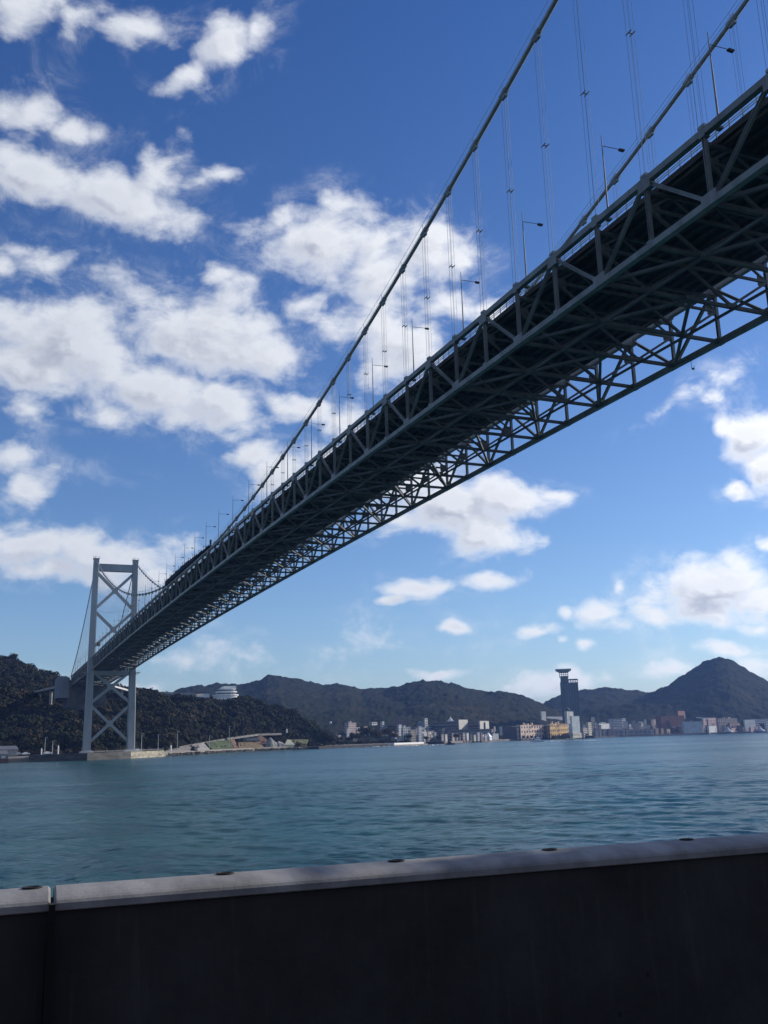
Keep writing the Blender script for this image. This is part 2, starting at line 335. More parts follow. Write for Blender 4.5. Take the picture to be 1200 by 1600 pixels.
# ------------------------------------------------------------------ land on the far shore
GROUND = mat('earth', (.10,.085,.06), .95, .3, .02, bump=.3, bscale=.2)
def make_land():
    b = MB(); us = [-300+ i*15 for i in range(121)]
    cols = []
    for u in us:
        r = shore(u); z = 3.2 if u < 262 else 2.2
        cols.append([at(u, r, -1.), at(u, r+.5, z-.7), at(u, r+4, z), at(u, r+120, z+.3), at(u, 4200, z+6), at(u, 9000, 8)])
    k = len(cols[0])
    for c in cols: b.v += [tuple(p) for p in c]
    for i in range(len(cols)-1):
        for j in range(k-1): b.f.append((i*k+j, (i+1)*k+j, (i+1)*k+j+1, i*k+j+1)); b.mi.append(0)
    tag(b.build('ground', mat('shore_ground', (.22,.20,.17), .9, .3, .03)), kind='structure')
make_land()

# hills as canopy-covered heightfields in bearing and range
HILLS = {}
def hill(name, ridge, r0, r1, step, rows, m, amp=2., clump=9., spur=0., z0=4., seed=0, back=500, low=None):
    u0, u1 = ridge[0][0], ridge[-1][0]
    us = np.arange(u0, u1+step, step); n = len(us)
    zr = np.array([zt(u, lerp_tab(ridge, u), r1) for u in us])
    A = np.array([[ray(u, 1170-.0292*u).x, ray(u, 1170-.0292*u).y] for u in us]); A /= np.linalg.norm(A, axis=1)[:,None]
    s = np.linspace(0, 1, rows)
    rr0 = np.array([r0(u) if callable(r0) else r0 for u in us])
    V = np.zeros((rows+3, n, 3))
    for j, t in enumerate(s):
        r = rr0+(r1-rr0)*t
        prof = t**.85*(1-.12*math.sin(math.pi*t)) if low is None else t**low
        X = A[:,0]*r; Y = A[:,1]*r
        sp = (fbm(X/spur+seed, Y/spur, 3)-.45)*zr*.45*math.sin(math.pi*min(1,t*1.02))*1. if spur else 0
        z = z0+(zr-z0)*prof+sp
        z = z + amp*(vn(X/clump, Y/clump)**1.2*1.2+vn(X/clump*2.3+9, Y/clump*2.3)*.7-.9) + amp*.6*(fbm(X/70, Y/70, 2)-.4)*2
        z = np.minimum(z, CAM_H+(zr+amp-CAM_H)*(r/r1)*1.0) if t < 1 else z
        V[j] = np.stack([X, Y, z], 1)
    for k, (dr, f) in enumerate(((back*.3,.9),(back*.7,.5),(back,.0))):
        r = r1+dr; V[rows+k] = np.stack([A[:,0]*r, A[:,1]*r, z0+(zr-z0)*f], 1)
    V = V.reshape(-1, 3); R_ = rows+3
    idx = np.arange(R_*n).reshape(R_, n)
    F = np.stack([idx[:-1,:-1], idx[:-1,1:], idx[1:,1:], idx[1:,:-1]], -1).reshape(-1, 4)
    me = bpy.data.meshes.new(name); me.vertices.add(len(V)); me.vertices.foreach_set('co', V.ravel())
    me.loops.add(F.size); me.loops.foreach_set('vertex_index', F.ravel().astype(np.int32)); me.polygons.add(len(F)); me.polygons.foreach_set('loop_start', np.arange(0, F.size, 4, dtype=np.int32))
    me.materials.append(m); me.update(); me.validate()
    o = bpy.data.objects.new(name, me); COL.objects.link(o); tag(o, kind='structure')
    HILLS[id(o)] = (V.reshape(R_, n, 3), rows, n)
    return o
def hill_mat(name, c1, c2, c3, sc=.03):
    m = bpy.data.materials.new(name); m.use_nodes = True; N = NT(m.node_tree); P = m.node_tree.nodes['Principled BSDF']
    ob = N.node('ShaderNodeTexCoord').outputs['Object']
    a = N.mix(N.ramp(N.noise(ob, sc*5, 5, .7), .38, .62), (*c1,1), (*c2,1))
    a = N.mix(N.ramp(N.noise(ob, sc*.25, 4, .6), .55, .7), a, (*c3,1))
    N.put(P.inputs['Base Color'], a); P.inputs['Roughness'].default_value = 1.; P.inputs['Specular IOR Level'].default_value = .05
    bp = N.node('ShaderNodeBump'); bp.inputs['Distance'].default_value = 5.; N.put(bp.inputs['Height'], N.noise(ob, sc*3.5, 6, .7)); N.l.new(bp.outputs[0], P.inputs['Normal'])
    return m
HM_F = hill_mat('far_forest', (.018,.024,.013), (.035,.036,.02), (.055,.047,.03))
HM_N = hill_mat('near_forest_floor', (.013,.015,.009), (.026,.024,.015), (.10,.065,.04), .06)
hill('hills', [(220,1092),(262,1082),(290,1073),(330,1069),(380,1069),(405,1062),(418,1056),(436,1055),(452,1058),(480,1065),(505,1070),(530,1068),(548,1070),(565,1076),(590,1074),(622,1074),(660,1080),(700,1090),(760,1108)],
     1500, 2500, 1.2, 70, HM_F, 5, 14, 260, 3, 1)
hill('hills', [(540,1110),(580,1088),(605,1078),(622,1071),(640,1066),(662,1062.5),(680,1063),(700,1065),(720,1070),(744,1078),(768,1081),(784,1079),(800,1083),(818,1086),(832,1092),(848,1099),(870,1110),(900,1125)],
     1700, 2350, 1.2, 60, HM_F, 5, 13, 240, 3, 5)
hill('hills', [(800,1130),(830,1112),(850,1099),(866,1090),(880,1086),(905,1079),(925,1076),(950,1074),(968,1075),(990,1078),(1020,1081),(1040,1082),(1080,1090),(1140,1105)],
     2300, 3000, 1.2, 60, HM_F, 5, 16, 300, 3, 9)
hill('hills', [(940,1118),(985,1095),(1025,1081),(1040,1075),(1060,1064),(1080,1052),(1096,1042),(1110,1034),(1122,1030),(1136,1026),(1148,1027),(1160,1034),(1180,1046),(1200,1059),(1240,1082),(1300,1100),(1400,1120),(1500,1130)],
     2320, 2850, 1.2, 80, HM_F, 5, 14, 240, 3, 14, 700)
# low wooded foreslopes behind the town
hill('hills', [(560,1140),(600,1128),(660,1124),(720,1122),(760,1116),(800,1120),(850,1118),(900,1112),(960,1104),(1000,1098),(1040,1100),(1090,1102),(1150,1104),(1220,1108),(1350,1110),(1500,1120)],
     lambda u: shore(u)+190, 2500, 2., 30, HM_F, 6, 17, 0, 3, 21, 400, low=1.6)
# the wooded hills of the near shore
h_left = hill('hills', [(-300,990),(-150,1005),(-60,1020),(-20,1024),(0,1028),(12,1030),(30,1035),(52,1047),(70,1053),(84,1058),(100,1061),(118,1067),(150,1071),(190,1075),(215,1085)],
     lambda u: shore(u)+330, 1300, 1.5, 60, HM_N, 5, 10, 150, 30, 33, 300)
h_near = hill('hills', [(-300,1065),(-100,1071),(-30,1077),(0,1083),(30,1088),(70,1091),(120,1095),(160,1090),(190,1086),(212,1080),(236,1081),(252,1088),(275,1091),(320,1092),(345,1094),(375,1094),(398,1098),(420,1103),(440,1109),(456,1118),(470,1127),(484,1135),(500,1147),(520,1157)],
     lambda u: shore(u)+lerp_tab([(-60,95),(230,95),(262,50),(300,55),(400,70),(520,60)], u), 1120, 1.5, 60, HM_N, 4, 9, 90, 4, 41, 200, low=.62)

# ------------------------------------------------------------------ forest on the near hills (one mass) and single trees
def leaf_mat(name, c1, c2, c3):
    m = bpy.data.materials.new(name); m.use_nodes = True; N = NT(m.node_tree); P = m.node_tree.nodes['Principled BSDF']
    at_ = N.node('ShaderNodeAttribute', attribute_name='crown'); ob = N.node('ShaderNodeTexCoord').outputs['Object']
    a = N.mix(at_.outputs['Fac'], (*c1,1), (*c2,1))
    a = N.mix(N.ramp(N.noise(ob, .045, 3, .6), .52, .66), a, (*c3,1))
    N.put(P.inputs['Base Color'], a); P.inputs['Roughness'].default_value = .9; P.inputs['Specular IOR Level'].default_value = .15
    return m
LEAF = leaf_mat('foliage', (.012,.017,.008), (.040,.041,.018), (.056,.044,.024))
LEAF_B = leaf_mat('brown_foliage', (.045,.033,.022), (.10,.075,.045), (.09,.065,.035))
BARK = mat('bark', (.06,.05,.04), .9, .3, 3)
def crown_template(seed, n, leaf):
    rg = np.random.RandomState(seed)
    lob = [(rg.uniform(-.45,.45), rg.uniform(-.45,.45), rg.uniform(-.1,.45), rg.uniform(.4,.62)) for _ in range(7)]+[(0,0,.1,.72)]
    V = []; 
    for i in range(n):
        x, y, z, r = lob[rg.randint(len(lob))]
        d = rg.normal(size=3); d[2] = abs(d[2])*.9-.25; d /= np.linalg.norm(d); c = np.array([x,y,z])+d*r*rg.uniform(.75,1.05)
        nrm = d+rg.normal(size=3)*.28; nrm /= np.linalg.norm(nrm); a = np.cross(nrm, rg.normal(size=3)); a /= np.linalg.norm(a); b = np.cross(nrm, a)
        s = leaf*rg.uniform(.6,1.3)
        V += [c+a*s, c+b*s*.8, c-a*s, c-b*s*.8]
    return np.array(V)
TEMPL = [crown_template(i, 120, .16) for i in range(6)]
TEMPL_F = [crown_template(i+20, 520, .085) for i in range(3)]
def crowns_mesh(name, places, mats_, parent=None, templ=TEMPL, seed=1):
    rg = np.random.RandomState(seed); Vs = []; Cs = []
    for (p, rad, ht) in places:
        T = templ[rg.randint(len(templ))]; a = rg.uniform(0, 6.28); c, s = math.cos(a), math.sin(a)
        Cs.append(np.clip(rg.rand()**1.5+rg.normal(size=len(T)//4)*.12, 0, 1)); Q = T.copy(); X = Q[:,0]*c-Q[:,1]*s; Y = Q[:,0]*s+Q[:,1]*c
        Vs.append(np.stack([p[0]+X*rad, p[1]+Y*rad, p[2]+Q[:,2]*ht], 1))
    V = np.concatenate(Vs)
    if parent is not None: V = V-np.array(wloc(parent))
    F = np.arange(len(V), dtype=np.int32)
    me = bpy.data.meshes.new(name); me.vertices.add(len(V)); me.vertices.foreach_set('co', V.ravel()); me.loops.add(len(V)); me.loops.foreach_set('vertex_index', F)
    me.polygons.add(len(V)//4); me.polygons.foreach_set('loop_start', np.arange(0, len(V), 4, dtype=np.int32)); me.materials.append(mats_); me.attributes.new('crown', 'FLOAT', 'FACE').data.foreach_set('value', np.concatenate(Cs).astype(np.float32)); me.update()
    o = bpy.data.objects.new(name, me); COL.objects.link(o); o.parent = parent
    return o
def forest(h, n, seed, rows=(0,1.), rad=(3.8,8.2), name='forest', m=LEAF):
    V, rows_, nc = HILLS[id(h)]; rg = np.random.RandomState(seed); pl = []
    for i in range(n):
        t = rg.uniform(*rows)*(rows_-1); u = rg.uniform(0, nc-1.01); j = int(t); k = int(u); j = min(j, rows_-1)
        p = V[j, k]; r = rg.uniform(*rad); pl.append(((p[0]+rg.uniform(-3,3), p[1]+rg.uniform(-3,3), p[2]+r*.1), r, r*rg.uniform(.75,1.05)))
    tag(crowns_mesh(name, pl, m, seed=seed), kind='stuff')['label'] = 'dark evergreen woods covering the hillside by the bridge tower'
    return
forest(h_near, NTREE, 5, (0,1.)); 
o_ = [o for o in COL.objects if o.name.startswith('forest')][-1]; o_['category'] = 'woods'
forest(h_left, NTREE//3, 6, (.4,1.), (4.5,8.5))
o_ = [o for o in COL.objects if o.name.startswith('forest')][-1]; o_['category'] = 'woods'; o_['label'] = 'brownish woods on the higher hill at the left edge, behind the anchorage'

def tree(u, r, h, w, label, group, m=None, z=3.):
    p = at(u, r, z); t = empty('tree', p, label, 'tree', group)
    b = MB(); b.tube([p, p+Vector((.1,.1,h*.35)), p+Vector((.3,0,h*.6))], [.35,.25,.1], 7)
    for k in range(4):
        a = k*1.6+h; b.tube([p+Vector((.1,.1,h*.33)), p+Vector((math.cos(a)*w*.3, math.sin(a)*w*.3, h*.62))], [.14,.05], 5)
    b.build('trunk', BARK, t)
    o = crowns_mesh('crown', [((p.x, p.y, p.z+h*.55), w/2*1.15, h*.5)], m or LEAF, t, TEMPL_F, seed=int(u))
    return t

# ------------------------------------------------------------------ the suspension bridge
X0, WID = 69.666, 28.284; X1 = X0+WID; XM = (X0+X1)/2
L = 10.2066; Y0 = 70.941; YT = 716.5; HALF = 357.735; YC = YT-HALF
ZB, CAMB, T, ZTOP, CM = 62.159, 3.534, 8.587, 142.06, 73.798
def zl(y):
    if y > YT: return ZB-2*CAMB/HALF*(y-YT)*.35
    return ZB+CAMB*(1-((y-YC)/HALF)**2)
def zc(y):
    if y > YT:                       # side span
        t = (y-YT)/178.; return ZTOP+(zl(YT+178)+T+1-ZTOP)*t - 4*7.*t*(1-t)
    return CM+(ZTOP-CM)*((y-YC)/HALF)**2
K0, K1 = -7, 63
yk = lambda k: Y0+k*L
bridge = empty('suspension_bridge', (XM, YT, 0), 'long grey steel truss suspension bridge crossing the strait to a tall cross-braced tower', 'bridge')
def part(b, name, m, parent=bridge, kind=None, smooth=False, label=None):
    o = b.build(name, m, parent, smooth)
    if kind: o['kind'] = kind
    if label: o['label'] = label
    return o
def gusset(b, x, y, z, s=1.3, th=.95, hy=1.6):
    b.box((x, y, z), (th, hy, s))

# two stiffening trusses of the main span
def truss(X, ks, near, indiv, label):
    ch = MB()
    pts_l = [(X, yk(k), zl(yk(k))) for k in ks]; 
    for a, b_ in zip(pts_l, pts_l[1:]): ch.beam(a, b_, .8, .8)
    for k in ks: gusset(ch, X, yk(k), zl(yk(k))+(.35 if k%2 == 0 else .1), 1.5 if k%2 == 0 else 1.1, .85, 2.4 if k%2 == 0 else 1.)
    t = part(ch, 'truss', STEEL, bridge, label=label)
    tc = MB()
    for a, b_ in zip(pts_l, pts_l[1:]): tc.beam((a[0], a[1], a[2]+T), (b_[0], b_[1], b_[2]+T), .76, .8)
    for k in ks: gusset(tc, X, yk(k), zl(yk(k))+T-(.45 if k%2 else .1), 1.7 if k%2 else 1.1, .80, 2.2 if k%2 else .9); tc.box((X, yk(k), zl(yk(k))+T+.6), (.5,.9,.5))
    part(tc, 'top_chord', STEEL, t)
    rest_v, rest_d = MB(), MB()
    for n, k in enumerate(ks):
        y = yk(k); b = MB() if n < indiv else rest_v
        zz = zl(y); # H section: two flanges and a web
        b.box((X, y-.18, zz+T/2), (.5,.07,T-.8)); b.box((X, y+.18, zz+T/2), (.5,.07,T-.8)); b.box((X, y, zz+T/2), (.07,.3,T-.8))
        if n < indiv: part(b, 'vertical', STEEL, t)
        if k == ks[-1]: continue
        b = MB() if n < indiv else rest_d
        a, c = (zl(yk(k)), zl(yk(k+1))+T) if k%2 == 0 else (zl(yk(k))+T, zl(yk(k+1)))
        p, q = Vector((X, yk(k), a)), Vector((X, yk(k+1), c)); d = (q-p).normalized()
        p = p+d*.7; q = q-d*.7
        up = d.cross(Vector((1,0,0)))
        b.beam(p+up*.19, q+up*.19, .44, .07, up=up); b.beam(p-up*.19, q-up*.19, .44, .07, up=up); b.beam(p, q, .07, .31, up=up)
        if n < indiv: part(b, 'diagonal', STEEL, t)
    if rest_v.v: part(rest_v, 'vertical', STEEL, t, 'stuff'); part(rest_d, 'diagonal', STEEL, t, 'stuff')
    return t
KS = list(range(K0, K1+1))
truss(X0, KS, True, 66, 'near stiffening truss on the left side of the deck')
truss(X1, KS, False, 34, 'far stiffening truss on the right side of the deck')

# bracing between the trusses
def cross_frame(b, y, z):
    b.beam((X0,y,z), (X1,y,z), .42, .5)                        # bottom strut
    zg = z+T*.57; zd = z+T-1.35
    b.beam((X0,y,zg), (X1,y,zg), .32, .36); b.beam((X0,y,zd), (X1,y,zd), .4, .45)
    for s_, X in ((1, X0), (-1, X1)): b.box((X+s_*.95, y, zg), (1.5,.1,1.5))
    n = 8; w = WID/n
    for i in range(n):
        a = zg if i%2 == 0 else zd; c = zd if i%2 == 0 else zg
        b.beam((X0+w*i,y,a), (X0+w*(i+1),y,c), .26, .28)
    for q, s in ((X0+WID/4, -1), (X1-WID/4, 1)):
        b.beam((q,y,z+.2), (X0 if s < 0 else X1, y, zg), .34, .36); b.beam((q,y,z+.2), (XM, y, zg), .34, .36)
        b.box((q, y, z+.15), (1.7,.5,.7))
def wind(b, k, y_of, z_of):
    # chevrons in plan: centre of strut k, out to both trusses at k+2
    yA, yB = y_of(k), y_of(k+2); zA, zB_ = z_of(yA), z_of(yB)
    b.beam((XM,yA,zA-.05), (X0,yB,zB_-.05), .42, .4); b.beam((XM,yA,zA-.05), (X1,yB,zB_-.05), .42, .4)
    b.box((XM, yA, zA-.05), (2.2,1.2,.6))
for k in KS:
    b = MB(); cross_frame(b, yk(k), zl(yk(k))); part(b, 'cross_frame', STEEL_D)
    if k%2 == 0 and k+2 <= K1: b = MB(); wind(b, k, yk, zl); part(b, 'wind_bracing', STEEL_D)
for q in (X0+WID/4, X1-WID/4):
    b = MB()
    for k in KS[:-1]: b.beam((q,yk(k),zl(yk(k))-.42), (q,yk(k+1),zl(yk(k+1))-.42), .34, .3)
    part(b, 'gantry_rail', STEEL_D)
# side span, small in the picture: chords, web and frames as one part each
ys = [YT+3+ i*10.2 for i in range(18)]
for X, nm in ((X0, 'side_truss'), (X1, 'side_truss')):
    b = MB()
    for i, (y, y2) in enumerate(zip(ys, ys[1:])):
        b.beam((X,y,zl(y)), (X,y2,zl(y2)), .9); b.beam((X,y,zl(y)+T), (X,y2,zl(y2)+T), .86); b.beam((X,y,zl(y)), (X,y,zl(y)+T), .5)
        b.beam((X,y,zl(y)+(T if i%2 else 0)), (X,y2,zl(y2)+(0 if i%2 else T)), .5)
    part(b, nm, STEEL)
b = MB()
for i, y in enumerate(ys): 
    cross_frame(b, y, zl(y))
    if i%2 == 0 and i+2 < len(ys): wind(b, i, lambda k: ys[k], zl)
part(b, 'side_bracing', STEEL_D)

# road deck: slab with kerb fascia on many stringers, in one part per span
def deck(yy, name):
    b = MB(); e = 2.05; n = len(yy)
    for y, y2 in zip(yy, yy[1:]):
        z, z2 = zl(y)+T, zl(y2)+T
        def slab(xa, xb, top, bot):
            k = len(b.v); b.v += [(xa,y,z+bot),(xb,y,z+bot),(xb,y2,z2+bot),(xa,y2,z2+bot),(xa,y,z+top),(xb,y,z+top),(xb,y2,z2+top),(xa,y2,z2+top)]; b.hex(k)
        slab(X0+e, X1-e, -.2, -.42)
        for i in range(13):
            x = X0+e+.5+i*(WID-2*e-1)/12; slab(x-.12, x+.12, -.42, -1.12)
        slab(X0+e-.12, X0+e, 0, -.75); slab(X1-e, X1-e+.12, 0, -.75)
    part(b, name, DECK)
deck([yk(k) for k in KS], 'deck'); deck(ys, 'side_deck')
# median gratings and road surface are above and unseen from below; guard rails at the deck edges
def rails(X, s, yy, name='guard_rail'):
    b = MB()
    for y, y2 in zip(yy, yy[1:]):
        z, z2 = zl(y)+T, zl(y2)+T
        for dz in (.3,.6,.95): b.beam((X,y,z+dz), (X,y2,z2+dz), .07, .09)
        for i in range(5):
            t = i/5; yy_, zz = y+(y2-y)*t, z+(z2-z)*t
            b.box((X, yy_, zz+.5), (.09,.12,1.05)); b.box((X+s*.05, yy_, zz-.1), (.2,.14,.12))
    part(b, name, GALV)
for yy in ([yk(k) for k in KS], ys): rails(X0+1.8, 1, yy); rails(X1-1.8, -1, yy)

# cables
def cable(X, s):
    b = MB(); yy = [YT-(YT-yk(K0))*i/140 for i in range(141)]
    pts = [(X, y, zc(y)) for y in reversed(yy)]+[(X, YT+178*i/24, zc(YT+178*i/24+.001)) for i in range(1,25)]
    b.tube(pts, .35, 12); c = part(b, 'main_cable', ROPE, smooth=True)
    for k in KS[:-1]:
        if k > 44 and k%2: pass
        y = yk(k); sl = (zc(y+.5)-zc(y-.5)); d = Vector((0,1,sl)).normalized(); p = Vector((X,y,zc(y)))
        cb = MB(); cb.tube([p-d*.95, p+d*.95], .5, 10); cb.box((X, y+sl*.0, zc(y)-.55), (.5,1.3,.5))
        for e in (-.3,.3): cb.tube([p+Vector((e,0,.3)), p+Vector((e*1.1,0,1.55))], .035, 5)
        part(cb, 'cable_band', ROPE, c)
    for e in (-.33,.33):
        hb = MB(); hb.tube([(X+e, yk(k), zc(yk(k))+1.5) for k in KS[:-1]], .035, 5); part(hb, 'hand_rope', GALV, c)
cable(X0, -1); cable(X1, 1)
def hanger_mb(b, X, y, ztop, zbot, r=.028, spacer=True):
    for ex in (-.3,.3):
        for ey in (-.42,.42): b.tube([(X+ex, y+ey, zbot), (X+ex, y+ey, ztop)], r, 4, caps=False)
    if spacer and ztop-zbot > 6:
        z = (ztop+zbot)/2-.5
        for ex in (-.3,.3): b.box((X+ex, y, z), (.12,1.1,.1))
        b.box((X, y, z), (.7,.12,.1))
    b.box((X, y, zbot+.3), (.75,1.05,.35))
rest = MB()
for X, n in ((X0, 62), (X1, 36)):
    for i, k in enumerate(range(K0, K1)):
        y = yk(k); zb_ = zl(y)+T+.4; zt_ = zc(y)-.2
        if zt_-zb_ < .8: continue
        if i < n: b = MB(); hanger_mb(b, X, y, zt_, zb_); part(b, 'hanger', ROPE)
        else: hanger_mb(rest, X, y, zt_, zb_)
    for y in ys[1:-2]:
        if zc(y)-zl(y)-T > 1.5: hanger_mb(rest, X, y, zc(y)-.2, zl(y)+T+.4, spacer=False)
part(rest, 'hanger', ROPE, kind='stuff')

# the tower
def tower(y):
    tw = empty('tower', (XM, y, 0), parent=bridge)
    sg = lambda X: 1 if X > XM else -1
    for X in (X0, X1):
        b = MB(); s = sg(X)
        xb, xt = X+s*1.1, X
        lv = [(4.6, 5.2, 6.8), (40, 4.7, 6.3), (75, 4.3, 5.8), (110, 4.0, 5.3), (ZTOP-2, 3.8, 5.)]
        for (za, wa, da), (zb_, wb, db) in zip(lv, lv[1:]):
            xa = xb+(xt-xb)*(za-4.6)/(ZTOP-6.6); xc = xb+(xt-xb)*(zb_-4.6)/(ZTOP-6.6); k = len(b.v)
            for (xx, zz, w, d) in ((xa,za,wa,da),(xc,zb_,wb,db)):
                c = .35
                b.v += [(xx-w/2,y-d/2+c,zz),(xx-w/2+c,y-d/2,zz),(xx+w/2-c,y-d/2,zz),(xx+w/2,y-d/2+c,zz),(xx+w/2,y+d/2-c,zz),(xx+w/2-c,y+d/2,zz),(xx-w/2+c,y+d/2,zz),(xx-w/2,y+d/2-c,zz)]
            for i in range(8): j = (i+1)%8; b.f.append((k+i,k+j,k+8+j,k+8+i)); b.mi.append(0)
        for i in range(12):            # site joints between the shaft blocks
            z = 12+i*11; t = (z-4.6)/(ZTOP-6.6); b.box((xb+(xt-xb)*t, y, z), (5.22-1.4*t, 6.85-1.85*t-.2, .16))
        leg = b.build('leg', STEEL_T, tw)
        h = MB(); h.box((X, y, ZTOP-.4), (3.7,4.8,3.2)); h.box((X, y, ZTOP+1.35), (4.4,5.4,.3))
        for ex in (-2.1,2.1):
            for ey in (-2.6,0,2.6): h.box((X+ex, y+ey, ZTOP+2.1), (.1,.1,1.3))
            h.box((X+ex, y, ZTOP+2.7), (.1,5.2,.1))
        for ey in (-2.6,2.6): h.box((X, y+ey, ZTOP+2.7), (4.1,.1,.1))
        h.box((X-.6, y, ZTOP+2.6), (.25,.25,2.4))
        h.build('saddle_housing', STEEL_T, leg)
        p = MB(); p.box((xb, y, 4.0), (9.5,10.5,2.2)); p.box((xb, y, 5.4), (7.2,8.6,.8)); p.build('plinth', CONC_L, leg)
        g = MB(); g.box((X+s*3.9, y-1, ZB-2.2), (3.6,6,.3)); g.beam((X+s*2.1,y-1,ZB-5),(X+s*5,y-1,ZB-2.4),.25)
        for i in range(4): g.box((X+s*(2.4+i*1.05), y-4, ZB-1.5), (.08,.08,1.2)); 
        g.box((X+s*3.9, y-4, ZB-.9), (3.5,.08,.1)); g.build('walkway', GALV, leg)
    def brace(z1, z2, name='cross_brace'):
        b = MB()
        for (za, zb_) in ((z1,z2),(z2,z1)):
            b.beam((X0+1.4,y,za),(X1-1.4,y,zb_), 2.0, 1.9, up=(0,1,0))
        b.box((XM,y,(z1+z2)/2), (4.2,1.96,4.2)); b.build(name, STEEL_T, tw)
    brace(132.8,107.2); brace(103.6,79.2); brace(60.5,39.5); brace(36.,12.)
    b = MB()
    k = len(b.v); w = (X1-X0)/2-1.6
    b.beam((X0+1.6,y,ZTOP-5.0),(X1-1.6,y,ZTOP-5.0),3.6,5.4); b.build('portal_beam', STEEL_T, tw)
    b = MB(); b.beam((X0+1.6,y,ZB-2.4),(X1-1.6,y,ZB-2.4),3.8,3.0); b.build('deck_beam', STEEL_T, tw)
    # a service sled hanging at the crossing just above the deck, as the photograph shows
    b = MB(); b.box((X0+4,y-1.2,80.5),(2.4,2.,2.8)); b.build('service_cabin', DARKM, tw)
tower(YT)

# lamp hanging under the far chord
b = MB(); z = zl(yk(3.7)); b.tube([(X1+.6,yk(3.7),z-.3),(X1+.6,yk(3.7),z-1.5),(X1+1.1,yk(3.7),z-1.6),(X1+1.1,yk(3.7),z-.9)], .04, 6); b.box((X1+.85,yk(3.7),z-1.5),(.35,.25,.25)); part(b, 'channel_lamp', DARKM)

# netting round the cable and hangers at midspan, on a scaffold
sc = empty('cable_scaffold', (X0, 318, zl(318)+T+.5), 'dark netted maintenance scaffold wrapped around the near cable at midspan, on the bridge deck edge', 'scaffold')
b = MB(); a0, a1, n = 322., 409., 22
for i in range(n):
    y, y2 = a0+(a1-a0)*i/n, a0+(a1-a0)*(i+1)/n; h = .3+ 1.5*min(1, i/11.)+(.2 if i%3 == 0 else 0); zz = zl(y)+T+.45
    b.box((X0+.1, (y+y2)/2, zz+h/2), (2.2-.04*(i%2), y2-y, h))
b.build('netting', NET, sc)
b = MB()
for i in range(n+1):
    y = a0+(a1-a0)*i/n; zz = zl(y)+T+.45; h = .7+1.5*min(1, i/11.)+(i*7%5)*.28
    for ex in (-1.1,1.3): b.box((X0+ex, y, zz+h/2), (.12,.12,h))
    b.box((X0+.1, y, zz+h-.5), (2.5,.1,.1))
for i in range(n):
    y = a0+(a1-a0)*i/n; y2 = a0+(a1-a0)*(i+1)/n
    for ex in (-1.1,1.3): b.beam((X0+ex,y,zl(y)+T+.75),(X0+ex,y2,zl(y2)+T+.75),.1)
b.beam((X0+1.3,330,zl(322)+T),(X0+1.2,329,zl(320)+T+3.),.3); b.box((X0+1.2,328.6,zl(320)+T+3.4),(.5,1.,2.))
b.build('scaffold_frame', DARKM, sc)

# lamp posts along the near edge of the deck
def lamp(y):
    x = X0+.85; z = zl(y)+T; t = empty('street_lamp', (x, y, z-.3))
    b = MB(); b.tube([(x,y,z-.3),(x,y,z+6),(x,y,z+12.2)], [.13,.10,.05], 8); b.box((x,y,z-.2),(.6,.6,.3)); b.build('pole', mat('lamp_paint',(.13,.14,.145),.6), t)
    b = MB(); b.tube([(x,y,z+10.6),(x+2.9,y,z+10.75)], [.05,.04], 6); b.build('arm', DARKM, t)
    b = MB(); b.box((x+3.1,y,z+10.7),(.8,.42,.2)); b.box((x+3.15,y,z+10.57),(.6,.32,.1)); b.build('lamp_head', DARKM, t)
    return t
def copy_tree(o, parent=None):
    c = o.copy(); COL.objects.link(c); c.parent = parent
    for ch in o.children: copy_tree(ch, c)
    return c
l0 = lamp(yk(-.15)); n = 0
for i in range(32):
    y = yk(-.15+2*i)
    o = l0 if i == 0 else copy_tree(l0)
    o.location = (X0+.85, y, zl(y)+T-.3)
    lb = 'thin lamp post on the near bridge edge, %s from the camera' % ORD2[i]
    if i == 0: lb = 'thin lamp post on the near bridge edge, nearest the camera, at the top right'
    elif 322 < y < 409: lb = 'distant lamp post behind the netted scaffold, %s along the near bridge edge' % ORD2[i]
    elif y >= 409: lb = 'tiny lamp post between netted scaffold and tower, %s along the near bridge edge' % ORD2[i]
    tag(o, lb, 'lamp post', 'lamp posts along the near edge of the bridge')
# hazy small ones of the side span
for i in range(7):
    y = YT+14+i*22; o = copy_tree(l0); o.location = (X0+.85, y, zl(y)+T-.3)
    tag(o, 'tiny lamp post on the side span beyond the tower, %s from the tower' % ['first','second','third','fourth','fifth','sixth','seventh'][i], 'lamp post', 'lamp posts along the near edge of the bridge')

# anchorage at the landward end
SHADED_CONC = mat('shaded_concrete', (.10,.10,.095), .9, .3, .1)  # block coloured dark for the shade under the deck
an = empty('anchorage', (XM, YT+178, 45), 'pale concrete anchorage block at the left end of the bridge, on the wooded hillside', 'anchorage')
ya = YT+178
b = MB(); b.box((XM, ya+18, 51), (34,34,28)); b.build('block', SHADED_CONC, an)
b = MB(); zz = 66.
b.prism([(X0-12,ya-8),(X0-8,ya-11),(X0-2,ya-11),(X0-2,ya+22),(X0-12,ya+22)], 50.5, 68.5)
b.box((X0-7,ya+4,69.2),(7,20,1.2)); b.build('wing_tower', mat('anchor_concrete',(.20,.22,.24),.8), an)
b = MB()
for i in range(3): b.box((X0-10.6+i*2.9, ya-11.0+(.9 if i == 0 else 0), 60), (.18,.3,16))
b.build('rib', CONC, an)

